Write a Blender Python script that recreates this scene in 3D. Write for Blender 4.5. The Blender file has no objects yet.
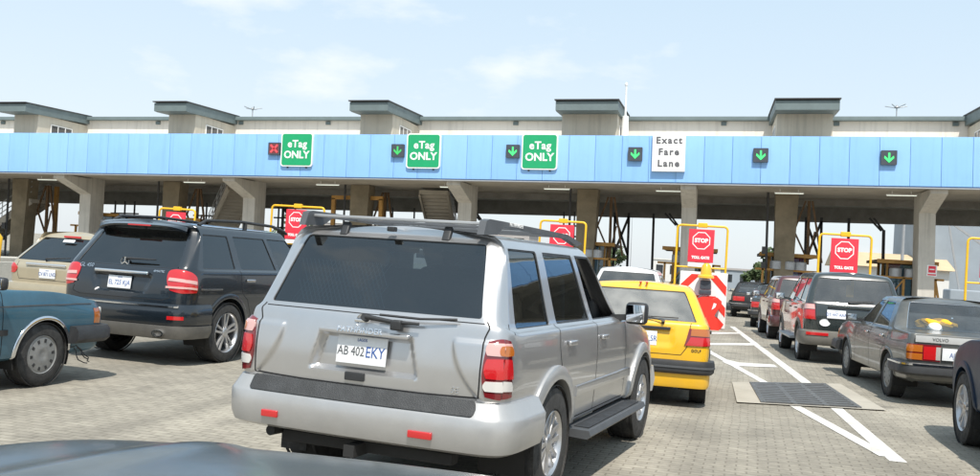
import bpy, bmesh, math, random
import numpy as np
from mathutils import Vector, Matrix
random.seed(7)
rad = math.radians
sc = bpy.context.scene
col = sc.collection

# ------------------------------------------------------------------ camera
cam_d = bpy.data.cameras.new('camera')
cam = bpy.data.objects.new('camera', cam_d); col.objects.link(cam)
FPX = 929.2
cam_d.sensor_width = 36.0
cam_d.lens = 36.0 * FPX / 980.0
cam_d.clip_start = 0.05; cam_d.clip_end = 6000
fwd = Vector((-0.23794, 0.97093, 0.02615)); rgt = Vector((0.96954, 0.23582, 0.06618)); upv = Vector((-0.05809, -0.04110, 0.99746))
m = Matrix((rgt, upv, -fwd)).transposed().to_4x4(); m.translation = (0, 0, 1.52)
cam.matrix_world = m
sc.camera = cam

# ------------------------------------------------------------------ sky, sun, exposure
SUN = Vector((0.16, -0.50, 0.85)).normalized()
elev = math.asin(SUN.z); azim = math.atan2(SUN.x, SUN.y)
world = bpy.data.worlds.new('World'); sc.world = world; world.use_nodes = True
nt = world.node_tree; nt.nodes.clear()
out = nt.nodes.new('ShaderNodeOutputWorld'); bg = nt.nodes.new('ShaderNodeBackground')
sky = nt.nodes.new('ShaderNodeTexSky'); sky.sky_type = 'NISHITA'; sky.sun_disc = False
sky.sun_elevation = elev; sky.sun_rotation = azim; sky.air_density = 1.0; sky.dust_density = 2.0; sky.ozone_density = 1.2
bg.inputs['Strength'].default_value = 0.10
tc = nt.nodes.new('ShaderNodeTexCoord')
mp = nt.nodes.new('ShaderNodeMapping'); mp.inputs['Scale'].default_value = (1.0, 1.0, 2.6); mp.inputs['Location'].default_value = (0.35, 0.1, 0.2)
nz = nt.nodes.new('ShaderNodeTexNoise'); nz.inputs['Scale'].default_value = 4.6; nz.inputs['Detail'].default_value = 7; nz.inputs['Roughness'].default_value = 0.55
rp = nt.nodes.new('ShaderNodeValToRGB'); rp.color_ramp.elements[0].position = 0.575; rp.color_ramp.elements[1].position = 0.70
rp.color_ramp.elements[0].color = (0, 0, 0, 1); rp.color_ramp.elements[1].color = (.5, .5, .5, 1)
mix = nt.nodes.new('ShaderNodeMixRGB'); mix.inputs['Color2'].default_value = (7.6, 7.6, 7.5, 1)
veil = nt.nodes.new('ShaderNodeMixRGB'); veil.inputs['Fac'].default_value = 0.74; veil.inputs['Color2'].default_value = (5.0, 6.25, 7.15, 1)
sxy = nt.nodes.new('ShaderNodeSeparateXYZ'); hz_ = nt.nodes.new('ShaderNodeMapRange'); hz_.inputs['From Min'].default_value = 0.0; hz_.inputs['From Max'].default_value = .34; hz_.inputs['To Min'].default_value = 1; hz_.inputs['To Max'].default_value = 0
hmix = nt.nodes.new('ShaderNodeMixRGB'); hmix.inputs['Color1'].default_value = (4.95, 6.35, 7.4, 1); hmix.inputs['Color2'].default_value = (6.8, 7.2, 7.45, 1)
nt.links.new(tc.outputs['Generated'], sxy.inputs['Vector']); nt.links.new(sxy.outputs['Z'], hz_.inputs['Value']); nt.links.new(hz_.outputs['Result'], hmix.inputs['Fac']); nt.links.new(hmix.outputs['Color'], veil.inputs['Color2'])
L = nt.links.new
L(tc.outputs['Generated'], mp.inputs['Vector']); L(mp.outputs['Vector'], nz.inputs['Vector']); L(nz.outputs['Fac'], rp.inputs['Fac'])
L(rp.outputs['Color'], mix.inputs['Fac']); L(sky.outputs['Color'], veil.inputs['Color1']); L(veil.outputs['Color'], mix.inputs['Color1']); L(mix.outputs['Color'], bg.inputs['Color'])
L(bg.outputs['Background'], out.inputs['Surface'])
sun_d = bpy.data.lights.new('sun', 'SUN'); sun_d.energy = 3.6; sun_d.angle = rad(0.5); sun_d.color = (1.0, 0.95, 0.87)
sun = bpy.data.objects.new('sun', sun_d); col.objects.link(sun)
sun.rotation_euler = SUN.to_track_quat('Z', 'Y').to_euler(); sun.location = (0, -20, 60)
sc.view_settings.view_transform = 'Standard'; sc.view_settings.look = 'None'
sc.view_settings.exposure = 0.58; sc.view_settings.gamma = 1.0; sc.view_settings.use_curve_mapping = False
sc.cycles.max_bounces = 8; sc.cycles.transparent_max_bounces = 16
sc.cycles.use_denoising = True

# ------------------------------------------------------------------ materials
def mat(name, colr, rough=0.6, metal=0.0, coat=0.0, var=0.0, vscale=6.0, bump=0.0, bscale=40.0, emit=0.0, spec=0.5, streak=0.0, dust_or_veil=0.0):
    m = bpy.data.materials.new(name); m.use_nodes = True
    n = m.node_tree.nodes; l = m.node_tree.links.new; b = n['Principled BSDF']
    b.inputs['Base Color'].default_value = (*colr, 1); b.inputs['Roughness'].default_value = rough; b.inputs['Metallic'].default_value = metal
    b.inputs['Coat Weight'].default_value = coat; b.inputs['Coat Roughness'].default_value = 0.04
    b.inputs['Specular IOR Level'].default_value = spec
    if emit: b.inputs['Emission Color'].default_value = (*colr, 1); b.inputs['Emission Strength'].default_value = emit
    t = n.new('ShaderNodeTexCoord')
    if var:
        z = n.new('ShaderNodeTexNoise'); z.inputs['Scale'].default_value = vscale; z.inputs['Detail'].default_value = 6; z.inputs['Roughness'].default_value = 0.65
        l(t.outputs['Object'], z.inputs['Vector'])
        r = n.new('ShaderNodeMapRange'); r.inputs['From Min'].default_value = 0.3; r.inputs['From Max'].default_value = 0.7
        r.inputs['To Min'].default_value = 1 - var; r.inputs['To Max'].default_value = 1 + var
        l(z.outputs['Fac'], r.inputs['Value'])
        x = n.new('ShaderNodeVectorMath'); x.operation = 'SCALE'; x.inputs[0].default_value = colr
        l(r.outputs['Result'], x.inputs['Scale']); l(x.outputs['Vector'], b.inputs['Base Color'])
        rr = n.new('ShaderNodeMapRange'); rr.inputs['From Min'].default_value = 0.3; rr.inputs['From Max'].default_value = 0.7
        rr.inputs['To Min'].default_value = min(1, rough * (1 + var)); rr.inputs['To Max'].default_value = rough * (1 - var * .5)
        l(z.outputs['Fac'], rr.inputs['Value']); l(rr.outputs['Result'], b.inputs['Roughness'])
    def after(fac_socket, colr2):      # mix the colour reached so far with a second one
        src = b.inputs['Base Color'].links[0].from_socket if b.inputs['Base Color'].links else None
        mx = n.new('ShaderNodeMixRGB'); mx.inputs['Color1'].default_value = (*colr, 1); mx.inputs['Color2'].default_value = (*colr2, 1)
        if src: l(src, mx.inputs['Color1'])
        l(fac_socket, mx.inputs['Fac']); l(mx.outputs['Color'], b.inputs['Base Color'])
    if streak:
        mp_ = n.new('ShaderNodeMapping'); mp_.inputs['Scale'].default_value = (2.6, 2.6, .12); l(t.outputs['Object'], mp_.inputs['Vector'])
        s_ = n.new('ShaderNodeTexNoise'); s_.inputs['Scale'].default_value = 1.5; s_.inputs['Detail'].default_value = 7; s_.inputs['Roughness'].default_value = .7; l(mp_.outputs['Vector'], s_.inputs['Vector'])
        q_ = n.new('ShaderNodeMapRange'); q_.inputs['From Min'].default_value = .5; q_.inputs['From Max'].default_value = .75; q_.inputs['To Min'].default_value = 0; q_.inputs['To Max'].default_value = streak; l(s_.outputs['Fac'], q_.inputs['Value'])
        after(q_.outputs['Result'], tuple(k * .35 for k in colr))
    if dust_or_veil:
        s_ = n.new('ShaderNodeTexNoise'); s_.inputs['Scale'].default_value = 2.2; s_.inputs['Detail'].default_value = 8; s_.inputs['Roughness'].default_value = .72; l(t.outputs['Object'], s_.inputs['Vector'])
        q_ = n.new('ShaderNodeMapRange'); q_.inputs['From Min'].default_value = .35; q_.inputs['From Max'].default_value = .75; q_.inputs['To Min'].default_value = 0; q_.inputs['To Max'].default_value = dust_or_veil; l(s_.outputs['Fac'], q_.inputs['Value'])
        after(q_.outputs['Result'], (.30, .27, .22))
        if metal:
            w_ = n.new('ShaderNodeMath'); w_.operation = 'MULTIPLY_ADD'; w_.inputs[1].default_value = -metal; w_.inputs[2].default_value = metal; l(q_.outputs['Result'], w_.inputs[0]); l(w_.outputs['Value'], b.inputs['Metallic'])
        if coat:
            w2 = n.new('ShaderNodeMath'); w2.operation = 'MULTIPLY_ADD'; w2.inputs[1].default_value = -coat * 1.2; w2.inputs[2].default_value = coat; w2.use_clamp = True; l(q_.outputs['Result'], w2.inputs[0]); l(w2.outputs['Value'], b.inputs['Coat Weight'])
    if bump:
        z2 = n.new('ShaderNodeTexNoise'); z2.inputs['Scale'].default_value = bscale; z2.inputs['Detail'].default_value = 4
        l(t.outputs['Object'], z2.inputs['Vector'])
        bp = n.new('ShaderNodeBump'); bp.inputs['Strength'].default_value = bump; bp.inputs['Distance'].default_value = 0.02
        l(z2.outputs['Fac'], bp.inputs['Height']); l(bp.outputs['Normal'], b.inputs['Normal'])
    return m

def glass(name, tint, refl=1.0, rough=0.0, dust_or_veil=0.0):
    m = bpy.data.materials.new(name); m.use_nodes = True
    n = m.node_tree.nodes; l = m.node_tree.links.new; n.clear()
    o = n.new('ShaderNodeOutputMaterial'); mx = n.new('ShaderNodeMixShader'); tr = n.new('ShaderNodeBsdfTransparent'); g = n.new('ShaderNodeBsdfGlossy')
    f = n.new('ShaderNodeFresnel'); f.inputs['IOR'].default_value = 1.55
    mm = n.new('ShaderNodeMath'); mm.operation = 'MULTIPLY_ADD'; mm.inputs[1].default_value = 0.95; mm.inputs[2].default_value = 0.03 * refl
    mm.use_clamp = True
    tr.inputs['Color'].default_value = (*tint, 1); g.inputs['Color'].default_value = (0.84, 0.94, 1, 1); g.inputs['Roughness'].default_value = rough
    l(f.outputs['Fac'], mm.inputs[0]); l(mm.outputs['Value'], mx.inputs['Fac']); l(tr.outputs['BSDF'], mx.inputs[1]); l(g.outputs['BSDF'], mx.inputs[2])
    if dust_or_veil:
        d = n.new('ShaderNodeBsdfDiffuse'); d.inputs['Color'].default_value = (.46, .45, .42, 1); m2 = n.new('ShaderNodeMixShader'); t = n.new('ShaderNodeTexCoord'); z = n.new('ShaderNodeTexNoise'); z.inputs['Scale'].default_value = 3.0; z.inputs['Detail'].default_value = 5  # grey diffuse film
        r = n.new('ShaderNodeMapRange'); r.inputs['From Min'].default_value = .3; r.inputs['From Max'].default_value = .7; r.inputs['To Min'].default_value = dust_or_veil * .6; r.inputs['To Max'].default_value = dust_or_veil * 1.4
        l(t.outputs['Object'], z.inputs['Vector']); l(z.outputs['Fac'], r.inputs['Value']); l(r.outputs['Result'], m2.inputs['Fac']); l(mx.outputs['Shader'], m2.inputs[1]); l(d.outputs['BSDF'], m2.inputs[2]); l(m2.outputs['Shader'], o.inputs['Surface'])
    else: l(mx.outputs['Shader'], o.inputs['Surface'])
    return m

def lens(name, colr):
    return mat(name, colr, rough=0.12, coat=1.0, spec=0.6)

M = {}
M['black'] = mat('black_plastic', (0.025, 0.026, 0.028), 0.5, var=.25, vscale=9)
M['rubber'] = mat('tyre_rubber', (0.035, 0.034, 0.033), 0.8, var=.3, vscale=14, bump=.2, bscale=90)
M['duallens'] = lens('dull_clear_lens', (.40, .385, .36))
M['dark'] = mat('dark_underbody', (0.02, 0.02, 0.02), 0.9)
M['seam'] = mat('panel_gap', (0.012, 0.012, 0.013), 0.9)
M['alloy'] = mat('alloy_wheel', (0.52, 0.52, 0.53), 0.3, metal=.85, var=.12, vscale=12)
M['steelrim'] = mat('grey_hubcap', (0.24, 0.24, 0.235), 0.5, metal=.3, var=.2, vscale=12)
M['chrome'] = mat('chrome', (0.75, 0.76, 0.78), 0.12, metal=1.0)
M['redlens'] = lens('red_lens', (0.50, 0.012, 0.015))
M['darkred'] = lens('dark_red_lens', (0.16, 0.008, 0.012))
M['clearlens'] = lens('clear_lens', (0.62, 0.60, 0.57))
M['pinklens'] = lens('pink_lens', (0.62, 0.36, 0.33))
M['amber'] = lens('amber_lens', (0.42, 0.12, 0.015))
M['plate'] = mat('plate_white', (0.72, 0.73, 0.74), 0.35, var=.05, vscale=30)
M['plate_blue'] = mat('plate_letter_blue', (0.03, 0.09, 0.30), 0.5)
M['seat'] = mat('seat_cloth', (0.07, 0.07, 0.075), 0.9, var=.2, vscale=20)
M['seat_tan'] = mat('seat_tan', (0.22, 0.19, 0.15), 0.9, var=.2, vscale=20)
M['gl_tint'] = glass('tinted_glass', (0.15, 0.21, 0.245), 1.7, dust_or_veil=.010)
M['gl_dark'] = glass('dark_tinted_glass', (0.05, 0.06, 0.07), 1.7, dust_or_veil=.012)
M['gl_clear'] = glass('car_glass', (0.78, 0.82, 0.82), 1.6, dust_or_veil=.05)
M['gl_skyveil'] = glass('sky_veil_glass', (0.66, 0.72, 0.74), 2.5, dust_or_veil=.36)  # film puts reflected sky and haze into the taxi window's colour
M['gl_dust2'] = glass('slightly_dusty_glass', (0.62, 0.68, 0.70), 1.8, dust_or_veil=.06)
M['gl_mid'] = glass('smoked_glass', (0.34, 0.39, 0.41), 2.0, dust_or_veil=.10)
M['mirror'] = mat('mirror_glass', (0.85, 0.87, 0.9), 0.02, metal=1.0)
M['silver'] = mat('silver_paint', (0.52, 0.52, 0.525), 0.30, metal=.82, coat=.7, var=.04, vscale=3, dust_or_veil=.16)
M['silver_trim'] = mat('silver_bumper_paint', (0.42, 0.42, 0.42), 0.38, metal=.5, coat=.5, var=.07, vscale=5, dust_or_veil=.25)
M['step'] = mat('bumper_step_pad', (0.034, 0.036, 0.038), 0.55, var=.2, vscale=9, bump=.35, bscale=170)
M['bootlit'] = mat('painted_boot_light', (0.50, 0.50, 0.49), 0.35, metal=.2, var=.08, vscale=6)  # pale tone stands in for top light on the saloon's boot edge
M['obsidian'] = mat('black_paint', (0.009, 0.014, 0.020), 0.22, coat=.8, var=.12, vscale=4)
M['skid'] = mat('grey_skid_plate', (0.15, 0.143, 0.13), 0.5, metal=.4, var=.15, vscale=7)
M['yellow'] = mat('taxi_yellow_paint', (0.80, 0.44, 0.005), 0.35, coat=.7, var=.05, vscale=3, dust_or_veil=.14)
M['volvo'] = mat('grey_green_paint', (0.075, 0.08, 0.078), 0.32, metal=.35, coat=.7, var=.15, vscale=4, dust_or_veil=.35)
M['van'] = mat('dark_green_paint', (0.022, 0.03, 0.03), 0.25, coat=1.0, var=.15, vscale=4)
M['beige'] = mat('beige_cladding', (0.14, 0.13, 0.112), 0.5, var=.15, vscale=5)
M['maroon'] = mat('maroon_paint', (0.07, 0.018, 0.02), 0.28, coat=1.0, var=.15, vscale=4)
M['charcoal'] = mat('charcoal_paint', (0.04, 0.045, 0.045), 0.28, coat=1.0, var=.15, vscale=4)
M['white'] = mat('white_paint', (0.58, 0.59, 0.60), 0.35, coat=.6, var=.04, vscale=4)
M['gold'] = mat('champagne_paint', (0.44, 0.38, 0.27), 0.35, metal=.4, coat=.8, var=.06, vscale=3)
M['blue'] = mat('faded_blue_paint', (0.036, 0.115, 0.170), 0.36, metal=.25, coat=.6, var=.15, vscale=3, dust_or_veil=.07)
M['navy'] = mat('navy_paint', (0.010, 0.022, 0.045), 0.30, coat=.0, var=.1, vscale=4, spec=.12)
M['bonnet'] = mat('grey_blue_bonnet_paint', (0.042, 0.054, 0.058), 0.20, metal=.0, coat=.05, var=.18, vscale=4, spec=.26, dust_or_veil=.12)
M['fascia'] = mat('blue_cladding', (0.26, 0.49, 0.84), 0.5, metal=0.0, var=.04, vscale=.6, spec=.3, streak=.20)
M['fascia2'] = mat('blue_cladding_pale', (0.28, 0.51, 0.86), 0.5, var=.04, vscale=.6, spec=.3, streak=.16)
M['joint'] = mat('cladding_joint', (0.14, 0.27, 0.50), 0.7)
M['concrete'] = mat('concrete', (0.54, 0.515, 0.465), 0.9, var=.10, vscale=1.2, bump=.3, bscale=20, streak=.5)
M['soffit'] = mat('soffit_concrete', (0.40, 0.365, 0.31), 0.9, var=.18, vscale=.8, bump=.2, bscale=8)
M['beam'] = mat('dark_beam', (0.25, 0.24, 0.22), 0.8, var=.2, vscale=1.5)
M['upper'] = mat('pale_cream_render', (0.74, 0.70, 0.64), 0.9, var=.05, vscale=.5, streak=.35)
M['darkcol'] = mat('stained_olive_concrete', (0.21, 0.175, 0.12), 0.85, var=.25, vscale=1.0)
M['render'] = mat('cream_render', (0.54, 0.50, 0.42), 0.9, var=.07, vscale=1.0, streak=.4)
M['coping'] = mat('teal_grey_coping', (0.135, 0.175, 0.18), 0.55, var=.1, vscale=2)
M['steel_dark'] = mat('dark_steel', (0.05, 0.05, 0.052), 0.6, var=.2, vscale=3)
M['ochre'] = mat('ochre_steel', (0.40, 0.21, 0.05), 0.6, var=.25, vscale=3)
M['brown'] = mat('brown_steel', (0.13, 0.075, 0.035), 0.7, var=.25, vscale=2.5)
M['boothgrey'] = mat('booth_grey', (0.16, 0.155, 0.14), 0.7, var=.15, vscale=2)
M['yellowpaint'] = mat('yellow_steel_paint', (0.78, 0.44, 0.015), 0.45, var=.1, vscale=6)
M['signred'] = mat('sign_red', (0.68, 0.03, 0.055), 0.5, var=.04, vscale=4)
M['signgreen'] = mat('sign_green', (0.005, 0.33, 0.13), 0.5, var=.04, vscale=4)
M['signwhite'] = mat('sign_white', (0.80, 0.80, 0.79), 0.5, var=.03, vscale=4)
M['signblack'] = mat('sign_letter_grey', (0.10, 0.10, 0.11), 0.6)
M['ledgreen'] = mat('led_green', (0.05, 0.72, 0.16), 0.5, emit=.55)
M['ledgreendim'] = mat('led_green_dim', (0.04, 0.42, 0.10), 0.5, emit=.35)
M['ledred'] = mat('led_red', (0.5, 0.06, 0.07), 0.5, emit=.35)
M['ledbox'] = mat('signal_housing', (0.05, 0.06, 0.075), 0.5, var=.2, vscale=6)
M['tube'] = mat('fluorescent_tube', (0.85, 0.92, 0.82), 0.5, emit=.7)
M['paintline'] = mat('road_paint', (0.70, 0.69, 0.66), 0.8, var=.12, vscale=4, dust_or_veil=.75)
M['surround'] = mat('grate_surround', (0.37, 0.34, 0.285), 0.9, var=.12, vscale=2, bump=.3, bscale=30)
M['kerb'] = mat('kerb_concrete', (0.46, 0.44, 0.39), 0.9, var=.12, vscale=3, bump=.3, bscale=30)
M['grate'] = mat('cast_iron', (0.15, 0.15, 0.148), 0.55, metal=.5, var=.2, vscale=8)
M['barrier'] = mat('red_plastic', (0.70, 0.035, 0.02), 0.45, var=.1, vscale=5)
M['beacon'] = mat('amber_beacon', (0.80, 0.42, 0.02), 0.25, coat=.6)
M['leaf'] = mat('leaves', (0.055, 0.085, 0.03), 0.7, var=.35, vscale=1.2)
M['bark'] = mat('bark', (0.10, 0.08, 0.06), 0.9, var=.2, vscale=6)
M['farwhite'] = mat('far_white_wall', (0.60, 0.60, 0.58), 0.9, var=.08, vscale=.3)
M['farroof'] = mat('far_tan_roof', (0.50, 0.38, 0.24), 0.8, var=.12, vscale=.4)
M['fargrey'] = mat('far_grey_wall', (0.36, 0.34, 0.33), 0.9, var=.1, vscale=.3)
M['farblue'] = mat('far_blue_cladding', (0.27, 0.31, 0.35), 0.6, var=.1, vscale=.4)
M['window'] = mat('window_dark', (0.03, 0.035, 0.04), 0.1, coat=.5)
M['cloth_y'] = mat('yellow_cloth', (0.75, 0.40, 0.03), 0.9, var=.1, vscale=15)
M['cloth_w'] = mat('white_cloth', (0.7, 0.7, 0.7), 0.9)
M['gridmetal'] = mat('grey_galvanised', (0.40, 0.41, 0.42), 0.5, metal=.5, var=.1, vscale=4)
M['rackgrey'] = mat('roof_rack_grey', (0.105, 0.11, 0.117), 0.45, metal=.4, var=.12, vscale=6)

# ground: interlocking pavers
def paver_mat():
    m = bpy.data.materials.new('paver_blocks'); m.use_nodes = True
    n = m.node_tree.nodes; l = m.node_tree.links.new; b = n['Principled BSDF']
    t = n.new('ShaderNodeTexCoord')
    mp = n.new('ShaderNodeMapping'); mp.inputs['Rotation'].default_value = (0, 0, rad(2)); l(t.outputs['Object'], mp.inputs['Vector'])
    wz = n.new('ShaderNodeTexNoise'); wz.inputs['Scale'].default_value = 1.6; l(mp.outputs['Vector'], wz.inputs['Vector'])
    ad = n.new('ShaderNodeVectorMath'); ad.operation = 'MULTIPLY_ADD'; ad.inputs[1].default_value = (.05, .05, 0); l(wz.outputs['Color'], ad.inputs[0]); l(mp.outputs['Vector'], ad.inputs[2])
    br = n.new('ShaderNodeTexBrick'); br.inputs['Scale'].default_value = 1.0; br.inputs['Brick Width'].default_value = 0.17; br.inputs['Row Height'].default_value = 0.085
    br.inputs['Mortar Size'].default_value = 0.008; br.inputs['Mortar Smooth'].default_value = 0.45; br.inputs['Bias'].default_value = 0.0
    br.inputs['Color1'].default_value = (0.325, 0.297, 0.242, 1); br.inputs['Color2'].default_value = (0.275, 0.250, 0.205, 1); br.inputs['Mortar'].default_value = (0.22, 0.198, 0.158, 1)
    l(ad.outputs['Vector'], br.inputs['Vector'])
    n1 = n.new('ShaderNodeTexNoise'); n1.inputs['Scale'].default_value = 0.45; n1.inputs['Detail'].default_value = 8; n1.inputs['Roughness'].default_value = .68; l(t.outputs['Object'], n1.inputs['Vector'])
    r1 = n.new('ShaderNodeMapRange'); r1.inputs['From Min'].default_value = .3; r1.inputs['From Max'].default_value = .7; r1.inputs['To Min'].default_value = .66; r1.inputs['To Max'].default_value = 1.26; l(n1.outputs['Fac'], r1.inputs['Value'])
    n2 = n.new('ShaderNodeTexNoise'); n2.inputs['Scale'].default_value = 9; n2.inputs['Detail'].default_value = 5; n2.inputs['Roughness'].default_value = .7; l(t.outputs['Object'], n2.inputs['Vector'])
    r2 = n.new('ShaderNodeMapRange'); r2.inputs['From Min'].default_value = .3; r2.inputs['From Max'].default_value = .7; r2.inputs['To Min'].default_value = .82; r2.inputs['To Max'].default_value = 1.14; l(n2.outputs['Fac'], r2.inputs['Value'])
    # oil drips
    n3 = n.new('ShaderNodeTexNoise'); n3.inputs['Scale'].default_value = 1.1; n3.inputs['Detail'].default_value = 3; l(t.outputs['Object'], n3.inputs['Vector'])
    r3 = n.new('ShaderNodeMapRange'); r3.inputs['From Min'].default_value = .62; r3.inputs['From Max'].default_value = .74; r3.inputs['To Min'].default_value = 1.0; r3.inputs['To Max'].default_value = .62; l(n3.outputs['Fac'], r3.inputs['Value'])
    # tyre tracks along the lanes
    mt = n.new('ShaderNodeMapping'); mt.inputs['Scale'].default_value = (1.5, .05, 1); l(t.outputs['Object'], mt.inputs['Vector'])
    n4 = n.new('ShaderNodeTexNoise'); n4.inputs['Scale'].default_value = 1.0; n4.inputs['Detail'].default_value = 4; l(mt.outputs['Vector'], n4.inputs['Vector'])
    r4 = n.new('ShaderNodeMapRange'); r4.inputs['From Min'].default_value = .35; r4.inputs['From Max'].default_value = .65; r4.inputs['To Min'].default_value = .80; r4.inputs['To Max'].default_value = 1.12; l(n4.outputs['Fac'], r4.inputs['Value'])
    m0 = n.new('ShaderNodeMath'); m0.operation = 'MULTIPLY'; l(r1.outputs['Result'], m0.inputs[0]); l(r4.outputs['Result'], m0.inputs[1])
    m1 = n.new('ShaderNodeMath'); m1.operation = 'MULTIPLY'; l(m0.outputs['Value'], m1.inputs[0]); l(r2.outputs['Result'], m1.inputs[1])
    m2 = n.new('ShaderNodeMath'); m2.operation = 'MULTIPLY'; l(m1.outputs['Value'], m2.inputs[0]); l(r3.outputs['Result'], m2.inputs[1])
    s = n.new('ShaderNodeVectorMath'); s.operation = 'SCALE'; l(br.outputs['Color'], s.inputs[0]); l(m2.outputs['Value'], s.inputs['Scale'])
    l(s.outputs['Vector'], b.inputs['Base Color']); b.inputs['Roughness'].default_value = .88
    sub = n.new('ShaderNodeMath'); sub.operation = 'SUBTRACT'; l(n2.outputs['Fac'], sub.inputs[0]); l(br.outputs['Fac'], sub.inputs[1])
    bp = n.new('ShaderNodeBump'); bp.inputs['Strength'].default_value = .55; bp.inputs['Distance'].default_value = .012; l(sub.outputs['Value'], bp.inputs['Height']); l(bp.outputs['Normal'], b.inputs['Normal'])
    return m
M['paver'] = paver_mat()

# ------------------------------------------------------------------ mesh helpers
def link(name, me, m, parent=None):
    o = bpy.data.objects.new(name, me); col.objects.link(o)
    ms = m if isinstance(m, (list, tuple)) else [m]
    for x in ms: me.materials.append(x)
    if parent: o.parent = parent
    return o
def tag(o, label=None, cat=None, group=None, kind=None):
    if label: o['label'] = label
    if cat: o['category'] = cat
    if group: o['group'] = group
    if kind: o['kind'] = kind
    return o
def empty(name, loc, rz=0.0, label=None, cat=None, group=None):
    o = bpy.data.objects.new(name, None); col.objects.link(o); o.empty_display_size = .2
    o.location = loc; o.rotation_euler = (0, 0, rz); return tag(o, label, cat, group)
def copy_tree(o, parent=None):
    c = o.copy(); col.objects.link(c)
    if parent is not None: c.parent = parent
    for ch in [x for x in bpy.data.objects if x.parent == o]: copy_tree(ch, c)
    return c

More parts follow.
